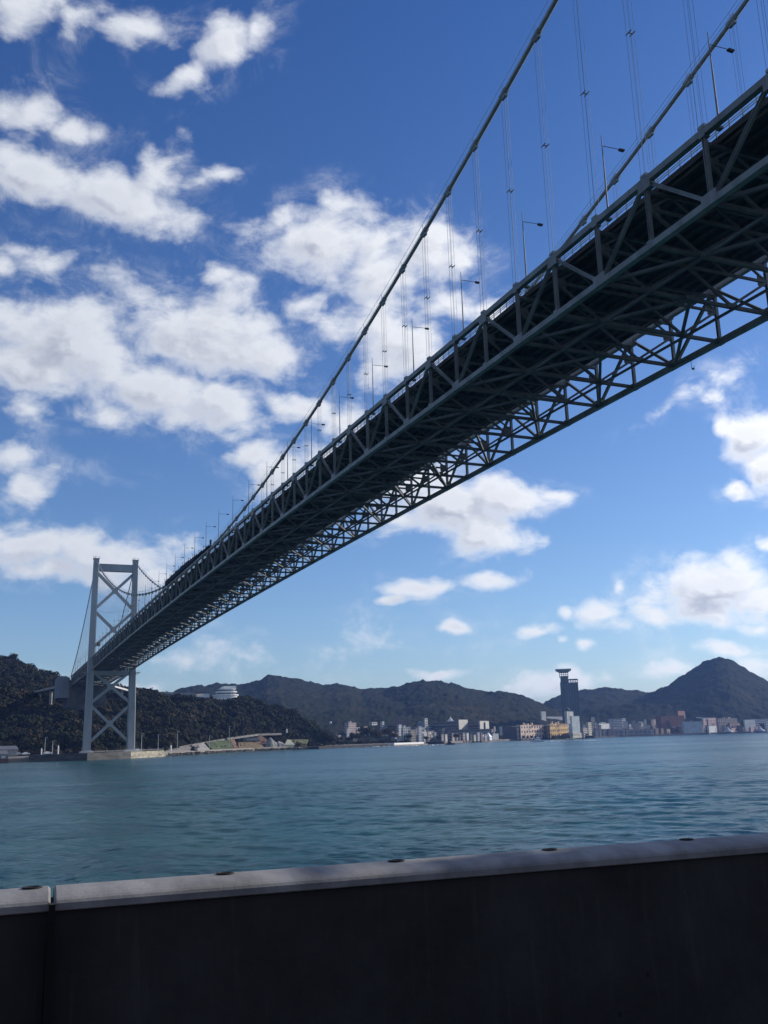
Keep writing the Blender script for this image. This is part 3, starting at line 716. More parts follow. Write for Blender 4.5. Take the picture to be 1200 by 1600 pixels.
# ------------------------------------------------------------------ near shore objects by the tower
def wall_strip(name, us, z0, z1, th, m, label, cat, dr=0., group=None):
    b = MB(); P = [at(u, shore(u)+dr, 0) for u in us]
    for a, c in zip(P, P[1:]):
        d = (c-a).normalized(); nrm = Vector((-d.y, d.x, 0)); k = len(b.v)
        for q in (a, c, c+nrm*th, a+nrm*th): b.v.append((q.x,q.y,z0))
        for q in (a, c, c+nrm*th, a+nrm*th): b.v.append((q.x,q.y,z1))
        b.hex(k)
    return tag(b.build(name, m), label, cat, group)
q = wall_strip('quay', [46,70,95,120,137,160,185,205], -1.5, 4.3, 26, mat('dark_quay_concrete', (.075,.072,.066), .85, .3, .15, streak=(1,1,3)), 'dark concrete quay the bridge tower stands on, west part under the tower', 'quay', -3)  # darker base colour than the end right of the tower
q = wall_strip('quay', [205,225,240,257], -1.5, 4.3, 22, mat('quay_concrete', (.36,.32,.24), .85, .35, .15, streak=(1,1,3)), 'pale stained end of the quay just right of the bridge tower', 'quay', -3)
b = MB()
for i in range(26):
    u = 140+i*4.6; p = at(u, shore(u)+1, 4.3); b.box((p.x,p.y,4.9), (.15,.15,1.2))
for (ua, ub) in ((140,200),(200,255)):
    for dz in (5.0,5.45): b.beam(tuple(at(ua, shore(ua)+1, dz)), tuple(at(ub, shore(ub)+1, dz)), .1)
tag(b.build('railing', GALV), 'thin metal railing along the top of the quay under the bridge tower', 'railing')
# scrub between the quay and the woods
def bushes(name, us, dr, n, rad, m, label, seed, z=4.):
    rg = np.random.RandomState(seed); pl = []
    for i in range(n):
        u = rg.uniform(*us); r = shore(u)+rg.uniform(*dr); p = at(u, r, z); k = rg.uniform(*rad); pl.append(((p.x,p.y,z+k*.3), k, k*.9))
    o = crowns_mesh(name, pl, m, seed=seed); tag(o, kind='stuff'); o['label'] = label; return o
bushes('scrub', (-40,262), (80,110), 260, (1.6,4.2), LEAF_B, 'brown winter scrub behind the quay at the foot of the tower', 3, 3.5)
bushes('scrub', (258,500), (46,80), 200, (1.5,4.), LEAF, 'dark bushes along the foot of the wooded hill right of the tower', 4, 4)
bushes('scrub', (430,640), (12,60), 170, (1.6,4.5), LEAF, 'dark bushes along the wooded point between the lawn and the town', 8, 3)
TL = 'broad dark tree at the water\'s edge '
for (u, r, h, w, lb, mm) in ((236,735,11,12,'pale grey-green tree behind the quay just right of the tower',LEAF),(262,770,9,9,'small dark tree at the foot of the hill beside the first shore lamp',LEAF),
        (435,1075,10,13,'bare grey-brown tree above the grey rocks on the shore',LEAF_B),(452,1080,9,12,'dark tree behind the pale wedge-shaped shelter',LEAF),(512,1150,12,14,'brown tree under the dome on the wooded point',LEAF_B),
        (530,1160,10,14,'dark low tree left of the pinkish apartment tower',LEAF),(556,1170,15,17,'dark tree left of the highest tree on the wooded point',LEAF),(572,1180,23,20,'highest dark tree on the wooded point',LEAF),
        (588,1185,19,19,'brownish tree right of the highest tree on the point',LEAF_B),(604,1195,20,20,'brown tree at the right end of the wooded point',LEAF_B),(616,1205,14,14,'small brown tree before the white stepped building',LEAF_B),(545,1165,10,12,'low dark tree below the pinkish apartment tower',LEAF)):
    tree(u, r, h, w, lb, 'trees along the far shore', mm)
# shore lamps
for i, (u, vt, lb) in enumerate(((277,1143,'tall thin lamp pole on the shore, first right of the quay'),(221,1146,'lamp pole on the quay beside the right leg of the tower'),(247,1148,'lamp pole between the tower and the end of the quay'),(358,1135,'tall thin pole on the green bank of the shore'),(327,1150,'short pole at the foot of the woods above the green bank'),(70,1152,'lamp pole on the quay left of the tower'),(82,1158,'short pole left of the tower, next to the left lamp pole'))):
    r = shore(u)+18; z1 = zt(u, vt, r); p = at(u, r, 4); t = empty('lamp_pole', p, lb, 'lamp pole', 'lamp poles on the far shore')
    b = MB(); b.tube([p, Vector((p.x,p.y,z1))], [.24,.16], 8); b.build('pole', GALV, t)
    b = MB(); b.box((p.x+.7,p.y,z1),(1.8,.5,.3)); b.build('lamp_head', GALV, t)

# embankment right of the quay
def bank(name, pts, m, label, cat, th=1.2):
    # pts: list of (u, range offset from the shore, z); an outline on the slope, given real thickness
    b = MB(); P = [at(u, shore(u)+dr, z) for u, dr, z in pts]; n = len(P); k = len(b.v)
    b.v += [tuple(p) for p in P]+[(p.x,p.y,p.z-th) for p in P]
    b.f.append(tuple(k+i for i in range(n))); b.f.append(tuple(k+n+i for i in reversed(range(n)))); b.mi += [0,0]
    for i in range(n): b.f.append((k+(i+1)%n, k+i, k+n+i, k+n+(i+1)%n)); b.mi.append(0)
    return tag(b.build(name, m), label, cat)
PAVE = mat('shore_paving', (.25,.225,.195), .9, .2, .2); GRASS = mat('grass', (.06,.08,.03), .95, .3, .15, bump=.2, bscale=1.5); REDST = mat('red_brown_stone', (.16,.09,.06), .9, .3, .3)
GREYST = mat('grey_stone', (.28,.28,.25), .9, .3, .25)
o = bank('promenade', [(258,2,2.8),(300,2,2.8),(350,2,2.9),(400,2,3),(450,2,3),(450,9,3.4),(400,9,3.4),(350,9,3.3),(300,12,3.2),(258,20,3.2)], PAVE, 'pale promenade along the water right of the quay', 'promenade')
bank('plaza', [(258,20,3.6),(300,14,3.6),(312,36,7.0),(300,48,7.2),(262,46,4.6)], PAVE, 'pale paved square behind the promenade, next to the quay', 'plaza')
bank('ramp', [(302,12,3.6),(328,10,3.6),(318,38,9.4),(300,44,8.0)], mat('ramp_stone', (.27,.25,.23), .9, .2, .3), 'grey stone ramp with stepped edges left of the green bank', 'ramp')
bank('grass_bank', [(331,10,3.6),(366,10,3.6),(360,44,11.5),(321,42,9.6)], GRASS, 'green grass bank in the middle of the shore slope', 'lawn')
bank('stone_stair', [(366,9,3.9),(372,9,3.9),(366,44,12.2),(360,44,11.8)], REDST, 'narrow reddish stair between the green bank and the brown terrace', 'stair')
bank('terrace', [(373,10,3.6),(412,10,3.8),(408,30,9.0),(372,32,9.0)], mat('brown_planting', (.14,.10,.055), .95, .3, .3, bump=.2, bscale=1.5), 'brown planted terrace right of the reddish stair', 'terrace')
bank('stone_stair', [(405,22,5.5),(411,14,4.0),(420,24,9.5),(408,44,15.2),(402,44,14)], REDST, 'wide dark red stair slab leaning above the brown terrace', 'stair')
bank('grass_bank', [(446,16,4.5),(478,22,4.5),(482,46,10.),(446,48,11.)], mat('dry_grass', (.11,.11,.045), .95, .3, .2), 'yellowish lawn slope left of the wooded point', 'lawn')
bank('coast_road', [(262,46,5.2),(300,47,8.2),(360,50,13.6),(404,52,17.2),(440,52,17.6),(440,58,17.8),(404,58,17.4),(360,56,13.8),(300,53,8.4),(262,52,5.4)], mat('worn_road',(.17,.16,.15),.9,.25,.2), 'concrete-edged coast road climbing along the foot of the woods', 'road', 2.)
b = MB(); p = at(392, shore(392)+34, 11.5); b.box((p.x,p.y,p.z),(16,6,2.6), -.2); b.box((p.x,p.y,p.z+1.45),(17,7,.3), -.2)
tag(b.build('shed', mat('shed_wall',(.4,.4,.38),.8)), 'long low grey shed roof above the brown terrace', 'shed')
def rockmound(u, dr, w, h, m, lb, cat='rock', name='rock'):
    bm = bmesh.new(); bmesh.ops.create_icosphere(bm, subdivisions=3, radius=1)
    for v in bm.verts:
        n = math.sin(v.co.x*5+u)*.08+math.sin(v.co.y*7+v.co.z*4+u)*.07
        v.co *= 1+n; v.co.x *= w/2; v.co.y *= w*.35; v.co.z *= h
        if v.co.z < -.5: v.co.z = -.5
    me = bpy.data.meshes.new(name); bm.to_mesh(me); bm.free(); me.materials.append(m)
    o = bpy.data.objects.new(name, me); COL.objects.link(o); o.location = at(u, shore(u)+dr, 3); tag(o, lb, cat, 'mounds at the water right of the brown terrace'); return o
rockmound(423,10,13,9,GREYST,'large rounded grey mound at the water, left of the three'); rockmound(437,10,11,5.5,GREYST,'low grey mound, middle one at the water')
rockmound(303,8,6,3.4,DARKM,'small dark mound on the promenade beside the grey ramp')
b = MB(); p = at(452, shore(452)+10, 3); b.prism([(p.x-5,p.y-3),(p.x+4,p.y-4),(p.x+6,p.y+4),(p.x-4,p.y+5)],2.5,5); k = len(b.v)
b.v += [(p.x-6,p.y-4,5),(p.x+5,p.y-4,5),(p.x+7,p.y+5,5),(p.x-5,p.y+5,5),(p.x-2,p.y,10.5),(p.x+2,p.y,9.5)]; b.f += [(k,k+1,k+5,k+4),(k+1,k+2,k+5),(k+2,k+3,k+4,k+5),(k+3,k,k+4),(k+3,k+2,k+1,k)]; b.mi += [0]*5
tag(b.build('shelter', mat('cream_render',(.55,.52,.38),.8)), 'cream wedge-shaped shelter at the water left of the lawn', 'shelter')
rg = np.random.RandomState(9); pl = []
for i in range(150):
    u = rg.uniform(300, 500); dr = rg.uniform(14, 50); z = lerp_tab([(300,3.2),(360,3.8),(404,5.),(440,5.),(500,3.)], u)+(dr-14)*.2*lerp_tab([(300,.8),(404,1.5),(500,.6)], u)*.8; p = at(u, shore(u)+dr, z); k = rg.uniform(.8,2.4); pl.append(((p.x,p.y,z+k*.2), k, k*.8))
o = crowns_mesh('shrubs', pl, LEAF_B, seed=9); tag(o, kind='stuff'); o['label'] = 'low shrubs scattered over the banks and terraces right of the quay'
# riprap at the waterline
rg = np.random.RandomState(5); b = MB()
for i in range(900):
    u = rg.uniform(259, 500); p = at(u, shore(u)+rg.uniform(-3.5,1.5), rg.uniform(.0,1.6)); s = rg.uniform(.6,1.6); b.box(tuple(p),(s*1.3,s,s), rg.uniform(0,3))
o = b.build('riprap', mat('wet_rock',(.07,.065,.055),.8,.4,.5)); tag(o, kind='stuff'); o['label'] = 'dark wet rocks along the waterline right of the quay'
# small things on the quay left of the tower
def parked_car(u, dr, m, lb, z=4.3, rz=.1, s=1.):
    p = at(u, shore(u)+dr, z); t = empty('parked_car', p, lb, 'car', 'vehicles parked on the far quay')
    b = MB(); b.box((p.x,p.y,z+.75),(4.6*s,1.8,.75),rz); k = len(b.v)
    for (x,y,h) in ((-1.6,-.85,1.1),(1.3,-.85,1.1),(1.3,.85,1.1),(-1.6,.85,1.1),(-1.1,-.7,1.75),(.7,-.7,1.75),(.7,.7,1.75),(-1.1,.7,1.75)): b.v.append((p.x+x*s,p.y+y,z+h))
    b.hex(k); b.build('body', m, t)
    for x in (-1.4,1.4):
        w = MB(); w.tube([(p.x+x*s,p.y-.95,z+.35),(p.x+x*s,p.y+.95,z+.35)],.35,12); w.build('wheel', DARKM, t)
parked_car(75, 14, WHITE, 'white van parked on the quay left of the tower', s=1.2); parked_car(41, 10, WHITE, 'small white car at the left end of the quay'); parked_car(216, 12, WHITE, 'white car parked right of the tower leg')
parked_car(88, 16, DARKM, 'dark car parked right of the white van'); parked_car(30, 12, GALV, 'grey car near the red-framed boathouse')
def pillar(u, dr, w, h, m, lb, cat='post', name='marker_post', z=4.3):
    p = at(u, shore(u)+dr, z); b = MB(); b.tube([p, p+Vector((0,0,h*.85)), p+Vector((0,0,h))],[w/2,w/2,w*.35],12); b.tube([p+Vector((0,0,h)),p+Vector((0,0,h+.5))],w*.2,8)
    return tag(b.build(name, m), lb, cat)
pillar(91, 8, .9, 5, WHITE, 'white round marker post on the quay left of the tower'); pillar(65, 8, .8, 3.5, WHITE, 'short white post on the quay further left')
pillar(267, 14, 1.3, 4, WHITE, 'small white signpost on the promenade near the first lamp', z=3.6); pillar(448, 50, 1.6, 4, WHITE, 'white round marker at the edge of the coast road', z=17.6)
for i,(u, w, h, c, lb) in enumerate(((6,13,3.2,(.34,.13,.1),'low boathouse with dark red framing at the left edge of the water'),(12,26,4,(.3,.3,.32),'long grey roofed shed behind the boathouse at the left edge'))):
    r = shore(u)-4+i*40; p = at(u-4, r, 2 if i == 0 else 4.); t = empty('boathouse' if i == 0 else 'shed', p, lb, 'boathouse' if i == 0 else 'shed')
    b = MB(); b.box((p.x,p.y,p.z+h/2),(w*.6,8,h)); b.build('wall', mat('shed_white',(.33,.33,.32),.7), t)
    b = MB(); k = len(b.v); W2 = w*.32
    b.v += [(p.x-W2,p.y-5,p.z+h),(p.x+W2,p.y-5,p.z+h),(p.x+W2,p.y+5,p.z+h),(p.x-W2,p.y+5,p.z+h),(p.x-W2*.8,p.y,p.z+h+2.3),(p.x+W2*.8,p.y,p.z+h+2.3)]; b.f += [(k,k+1,k+5,k+4),(k+1,k+2,k+5),(k+2,k+3,k+4,k+5),(k+3,k,k+4),(k+3,k+2,k+1,k)]; b.mi += [0]*5
    b.build('roof', mat('grey_roof',(.16,.165,.175),.6), t)
    if i == 0:
        b = MB()
        for x in range(-3,4): b.box((p.x+x*1.3,p.y-4.1,p.z+1.2),(.35,.3,2.6))
        b.box((p.x,p.y-4.2,p.z+.2),(8.4,.5,.6)); b.box((p.x,p.y-1,p.z-1.2),(9,10,2.2)); b.build('frame', mat('red_paint',(.14,.07,.06),.7), t)
        b = MB(); b.box((p.x+1.5,p.y-4.15,p.z+1.6),(2.6,.2,1.6)); b.build('window', WHITE, t)

# approach viaducts
def viaduct(A, B_, th, m, lb, piers):
    t = empty('viaduct', ((A+B_)/2).to_tuple(), lb, 'viaduct'); b = MB(); b.beam(A, B_, 9, th); b.build('deck', m, t)
    b = MB(); 
    for s in (-4.4,4.4): b.beam(A+Vector((s*.2,s,th/2+.5)), B_+Vector((s*.2,s,th/2+.5)), .25, 1.)
    b.build('parapet', m, t)
    for f in piers:
        p = A+(B_-A)*f; b = MB(); b.tube([(p.x,p.y,p.z-22),(p.x,p.y,p.z-2)],1.4,10); b.box((p.x,p.y,p.z-th/2-.9),(3,8,1.6)); b.build('pier', CONC, t)
viaduct(pt(46,1085,1010), pt(96,1073.5,925), 1.8, CONC, 'grey approach viaduct running left from the anchorage into the wooded hill', (.35,.7))
viaduct(pt(174,1073,960), pt(206,1082,985), 1.6, mat('white_concrete',(.75,.75,.72),.7), 'bright white viaduct seen between the tower legs', (.5,))
viaduct(pt(312,1085,1050)-Vector((0,0,.5)), pt(248,1083,1110)-Vector((0,0,.5)), 1.4, CONC, 'thin grey road deck along the hill crest left of the white restaurant', (.3,.6))

# white terrace restaurant on the crest
def restaurant():
    C = pt(352, 1089, 1100); t = empty('restaurant', C, 'white round-ended terraced building on top of the wooded hill', 'building')
    def ring(w, d, z0, z1, dx=0, n=22):
        pr = []
        for i in range(n):
            a = 2*math.pi*i/n; x = math.copysign(abs(math.cos(a))**.7, math.cos(a))*w/2; y = math.sin(a)*d/2; pr.append((C.x+dx+x, C.y+y))
        return pr, C.z+z0, C.z+z1
    b = MB(); b.prism(*ring(27,20,-4,1.5)); b.prism(*ring(22,17,1.5,5.4,1)); b.prism(*ring(18,14,5.4,8.6,2)); b.build('wall', WHITE, t)
    b = MB()
    b.prism(*ring(30,22,1.2,2.4)); b.prism(*ring(24.5,18,5.0,5.9,1)); b.prism(*ring(20,15,8.4,9.0,2)); b.build('terrace', WHITE, t)
    b = MB(); b.prism(*ring(22.2,17.2,2.9,4.3,1)); b.prism(*ring(18.2,14.2,6.4,7.6,2)); b.build('window', GLASS, t)
    b = MB(); k = len(b.v); b.v += [(C.x-7,C.y-6,C.z+9),(C.x+11,C.y-6,C.z+9),(C.x+11,C.y+6,C.z+9),(C.x-7,C.y+6,C.z+9),(C.x-3,C.y-5,C.z+11.6),(C.x+11,C.y-5,C.z+12.),(C.x+11,C.y+5,C.z+12.),(C.x-3,C.y+5,C.z+11.6)]; b.hex(k); b.build('roof', mat('pale_green_roof',(.55,.62,.58),.6), t)
    C2 = pt(316, 1089, 1105); b = MB(); b.box((C2.x,C2.y,C2.z+1),(14,9,4)); b.box((C2.x,C2.y,C2.z+3.2),(15,10,.5)); tag(b.build('annex', WHITE), 'low white flat building on the crest left of the terraced restaurant', 'building')
restaurant()

# ------------------------------------------------------------------ the town
def cross2(a, b): return a[0]*b[1]-a[1]*b[0]
def block(uL, uC, uR, vtop, r, col, label, name='building', na=150, win=(.05,.06,.08), zb=2.5, storey=3.3, roof=None, winfrac=.45, mode='band', grp=None, cat='building', vbase=None, parapet=True, side_win=True):
    C = at(uC, r, zb); h = zt(uC, vtop, r)-zb
    if vbase: zb = zt(uC, vbase, r); C.z = zb; h = zt(uC, vtop, r)-zb
    a1 = R(na-90); a2 = R(na-180)
    e1 = Vector((math.sin(a1), math.cos(a1), 0)); e2 = Vector((math.sin(a2), math.cos(a2), 0))
    def ext(e, u):
        d = at(u, 100.); w = -cross2((C.x,C.y),(d.x,d.y))/cross2((e.x,e.y),(d.x,d.y)); return w
    w1 = abs(ext(e1, uR)) if uR > uC else 8.; w2 = abs(ext(e2, uL)) if uL < uC else 10.
    w1 = min(w1, 120); w2 = min(w2, 120)
    t = empty(name, (C+e1*w1/2+e2*w2/2).to_tuple(), label, cat, grp)
    def foot(g, z): return [C+e1*-g+e2*-g, C+e1*(w1+g)+e2*-g, C+e1*(w1+g)+e2*(w2+g), C+e1*-g+e2*(w2+g)]
    def slab(b, g, z0, z1): b.prism([(p.x,p.y) for p in foot(g, 0)], z0, z1)
    m = mat('wall_%s' % '_'.join('%02d' % int(c*50) for c in col), tuple(c/1. for c in col), .85, .10, .15)
    b = MB(); slab(b, 0, zb-1, zb+h); b.build('wall', m, t)
    gm = GLASS if win is None else mat('win_%s' % '_'.join('%02d' % int(c*50) for c in win), win, .25, .2, .3)
    if mode and h > 4:
        n = max(1, int(h/storey)); st = h/n
        for i in range(n):
            z = zb+st*(i+.5-winfrac/2+.08); b = MB()
            faces = [(e1, e2, w1)]+([(e2, e1, w2)] if side_win else [])
            for (e, nrm, w) in faces:
                if w < 3: continue
                base = C-nrm*.06
                if mode == 'band': segs = [(1., w-1.)]
                else:
                    k = min(9, max(2, int(w/3.4))); segs = [(w*(j+.28)/k, w*(j+.72)/k) for j in range(k)]
                for (s0, s1) in segs:
                    k_ = len(b.v); 
                    for zz in (z, z+st*winfrac):
                        for q in (base+e*s0, base+e*s1, base+e*s1+nrm*.5, base+e*s0+nrm*.5): b.v.append((q.x,q.y,zz))
                    b.hex(k_)
            if b.v: b.build('window_row', gm, t)
    b = MB()
    if roof == 'gable' or roof == 'hip':
        F_ = foot(.6, 0); z = zb+h; hh = min(w1, w2)*.32; k = len(b.v); ins = .35 if roof == 'hip' else .0
        b.v += [(p.x,p.y,z) for p in F_]
        if w1 > w2: A_ = (F_[0]+F_[3])/2; B_ = (F_[1]+F_[2])/2; q1, q2 = A_+(B_-A_)*ins*w2/w1, B_-(B_-A_)*ins*w2/w1; fs = [(k,k+1,k+5,k+4),(k+1,k+2,k+5),(k+2,k+3,k+4,k+5),(k+3,k,k+4),(k+3,k+2,k+1,k)]
        else: A_ = (F_[0]+F_[1])/2; B_ = (F_[3]+F_[2])/2; q1, q2 = A_+(B_-A_)*ins*w1/max(w2,.1), B_-(B_-A_)*ins*w1/max(w2,.1); fs = [(k,k+1,k+4),(k+1,k+2,k+5,k+4),(k+2,k+3,k+5),(k+3,k,k+4,k+5),(k+3,k+2,k+1,k)]
        b.v += [(q1.x,q1.y,z+hh),(q2.x,q2.y,z+hh)]; b.f += fs; b.mi += [0]*5
        b.build('roof', mat('tile_roof',(.10,.10,.11),.7,.2,.3), t)
    elif parapet:
        slab(b, .15, zb+h, zb+h+.7); b.build('roof', mat('roof_%s' % '_'.join('%02d' % int(c*50) for c in col), tuple(c*.85 for c in col), .8), t)
        if w1 > 9 and w2 > 6:
            b = MB(); q = C+e1*w1*.35+e2*w2*.5; b.box((q.x,q.y,zb+h+1.9),(min(6,w1*.3),min(5,w2*.4),2.6), R(90-na)); b.build('roof_plant', m, t)
    return t, C, e1, e2, w1, w2, h, zb
B = block
PK = (.42,.35,.32); CR = (.46,.42,.34); WH = (.52,.52,.50); GY = (.33,.34,.36); BR = (.2,.15,.13); DK = (.09,.095,.11); BLU = (.24,.28,.34); TAN = (.55,.42,.28); OR = (.62,.40,.16); RD = (.17,.075,.06)
B(497,500,521,1134,1650,(.30,.17,.12),'brown hillside hall topped by a white dome', na=170)
p = pt(517,1134,1665); b = MB(); b.tube([p+Vector((0,0,-6)),p+Vector((0,0,1)),p+Vector((0,0,4)),p+Vector((0,0,6)),p+Vector((0,0,7.5))],[3.2,3.2,2.8,1.8,.3],16); tag(b.build('dome_tower', WHITE), 'small white domed tower on the brown hillside hall', 'tower')
B(539,545,557,1130,1560,PK,'pinkish apartment tower standing behind the trees of the wooded point', mode='cell')
B(541,543,546,1139,1540,WH,'narrow white building at the left foot of the pinkish apartment tower')
B(557,559,563,1137,1580,WH,'narrow pale building at the right of the pinkish apartment tower')
B(565,569,575,1136,1600,CR,'cream flat building between the pinkish tower and the highest tree')
B(578,582,590,1129,1650,WH,'white block with rooftop boxes behind the highest tree')
B(595,598,601,1128,1560,WH,'slim white tower above the brown trees', mode='cell')
B(600,604,614,1134,1570,GY,'grey long block right of the slim white tower above the trees')
B(614,621,639,1123,1560,BR,'tall dark brown block behind the white stepped building', mode='cell', na=190)
B(622,624,628,1133,1420,WH,'narrow white stair tower of the pier-side building', mode='cell')
B(626,630,641,1137,1425,WH,'white stepped building behind the white pier', mode='cell', na=165)
B(638,641,650,1141,1400,CR,'cream block at the right of the white stepped building', mode='cell', na=165)
B(612,616,624,1146,1380,BLU,'small blue-grey house left of the white stepped building')
B(648,651,656,1139,1430,GY,'narrow grey tower between the cream block and the slender white tower')
B(652,656,665,1130,1540,BLU,'blue-grey office block behind the slender white tower', mode='cell', na=190)
B(663,665,669,1123,1520,WH,'slender white apartment tower left of the hotel')
B(669,671,678,1133,1530,GY,'grey block between the slender white tower and the hotel')
B(654,660,674,1144,1420,WH,'low white harbour hall left of the hotel', mode=None)
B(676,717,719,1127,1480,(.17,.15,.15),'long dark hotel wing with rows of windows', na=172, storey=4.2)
B(717,718,732,1125,1475,(.5,.47,.42),'sunlit-coloured pale end wall of the long dark hotel wing', na=140, mode=None)  # end wall given a paler colour to carry the sunlight
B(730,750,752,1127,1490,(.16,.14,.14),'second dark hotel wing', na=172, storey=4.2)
t_ = B(749,751,765,1127,1480,(.5,.47,.42),'sunlit-coloured pale end wall of the second hotel wing with a dark upright window', na=140, mode=None)  # paler wall colour stands for sun on this end
C, e1, e2, w1 = t_[1], t_[2], t_[3], t_[4]; b = MB(); q = C+e1*w1*.45-e2*.1; b.box((q.x,q.y,22),(4,.6,14), R(90-140)); b.build('window', GLASS, t_[0])
B(678,700,766,1141,1450,(.16,.15,.16),'low dark podium running in front of the hotel wings', na=178, mode='band')
p = pt(704,1127,1500); b = MB(); b.tube([p,p+Vector((0,0,3)),p+Vector((0,0,4)),p+Vector((0,0,7))],[3.2,3.2,1.4,.5],10); b.box((p.x,p.y,p.z+.5),(10,5,1.4)); tag(b.build('roof_lantern', WHITE), 'small white lantern turret on the roof of the long hotel wing', 'turret')
for i, (u, lb) in enumerate(((752,'white peaked tent on the quay, the left of two'),(763,'white peaked tent on the quay, the right of two'))):
    p = at(u, 1475, 2.5); t = empty('tent', p, lb, 'tent', 'peaked tents by the hotel'); b = MB(); b.box((p.x,p.y,4.5),(8.4,8.4,4.4), .6); b.build('wall', WHITE, t)
    b = MB(); k = 0
    for j in range(4): a = .6+math.pi/4+j*math.pi/2; b.v.append((p.x+6.8*math.cos(a), p.y+6.8*math.sin(a), 6.8))
    b.v.append((p.x,p.y,14.)); b.f += [(0,1,4),(1,2,4),(2,3,4),(3,0,4),(3,2,1,0)]; b.mi += [0]*5; b.build('canopy', WHITE, t)
for i in range(16):
    u = 672+i*5.6; c = [CR,GY,BR,PK,WH,DK][i%6]; B(u,u+1.4,u+4.6,1148-(i*3%4),1430+(i%3)*14,c,'small low %s quayside building before the hotel, %s from the left' % (['cream','grey','brown','dun','white','dark'][i%6], ORD2[i]), roof=['hip',None,'gable'][i%3], mode='cell' if i%2 else None, grp='small quayside buildings before the hotel', storey=3)
B(765,770,779,1147,1600,GY,'low grey warehouse right of the tents', mode=None); B(779,783,784,1128,1900,DK,'narrow dark tower behind the low grey warehouse')
B(786,812,815,1136,1640,(.10,.085,.08),'shade-coloured dark flank of the pink arcade building', na=178, mode=None)  # darkness of the shaded side put into this wall colour
def arcade(uL, uC, uR, vt, r, col, lb, trim, na=150):
    t, C, e1, e2, w1, w2, h, zb = B(uL,uC,uR,vt,r,col,lb,na=na,mode='cell',storey=6.,winfrac=.42)
    b = MB()
    for k in range(2): q = C+e1*w1/2-e2*.25; b.box((q.x,q.y,zb+h*(.30+.31*k)),(w1*.94,.7,.55), R(90-na))
    b.build('balcony', trim, t)
    b = MB()
    for k in range(6):
        q = C+e1*w1*(k+.5)/6-e2*.2; b.box((q.x,q.y,zb+2.2),(w1/6*.5,.5,4.2), R(90-na)); 
    b.build('arch', GLASS, t)
    b = MB(); q = C+e1*w1/2-e2*.2; b.box((q.x,q.y,zb+h*.97),(w1,1.,1.2), R(90-na))
    for k in (.2,.55): q = C+e1*w1*k+e2*3; b.box((q.x,q.y,zb+h+2.5),(2.6,2.6,4.2), R(90-na))
    b.build('cornice', mat('cornice_stone',tuple(c*.9 for c in col),.8), t)
arcade(808,814,850,1133.5,1640,(.62,.46,.36),'long salmon stone arcade building with lit front', mat('rust_trim',(.4,.2,.14),.7))
B(845,858,859,1134,1700,(.13,.09,.07),'shade-coloured dark flank of the orange brick hall', na=178, mode=None)  # wall colour darkened as on a side turned from the sun
arcade(856,860,888,1131.5,1700,OR,'orange brick hall with dark red balcony bands', mat('dark_red_trim',(.36,.09,.05),.7))
B(846,848,855,1112,2050,WH,'white slab tower rising behind the gap between the arcade building and the orange hall', mode=None, na=165)
B(854,856,892,1120,2100,(.24,.25,.29),'wide grey warehouse roof behind the orange hall', mode=None)
B(884,888,898,1112,1760,(.42,.42,.40),'grey slab with white flat roof just left of the high-rise base', mode=None)
p = pt(889,1150,1740); b = MB(); q = pt(889,1106,1740); b.tube([p,q],[.7,.4],6); b.beam(q+Vector((-4,0,1)), q+Vector((3,0,-4)), .8); tag(b.build('crane', mat('crane_paint',(.6,.58,.5),.6)), 'slim harbour crane standing before the grey slab', 'crane')
B(892,895,907,1119.5,1700,(.60,.62,.60),'white windowless silo tower on the quay', mode=None, na=165); B(892,895,909,1146,1690,CR,'cream base building of the white silo', mode='cell')
B(890,892,895,1132,1705,(.5,.52,.5),'lower white annex on the left of the silo', mode=None)
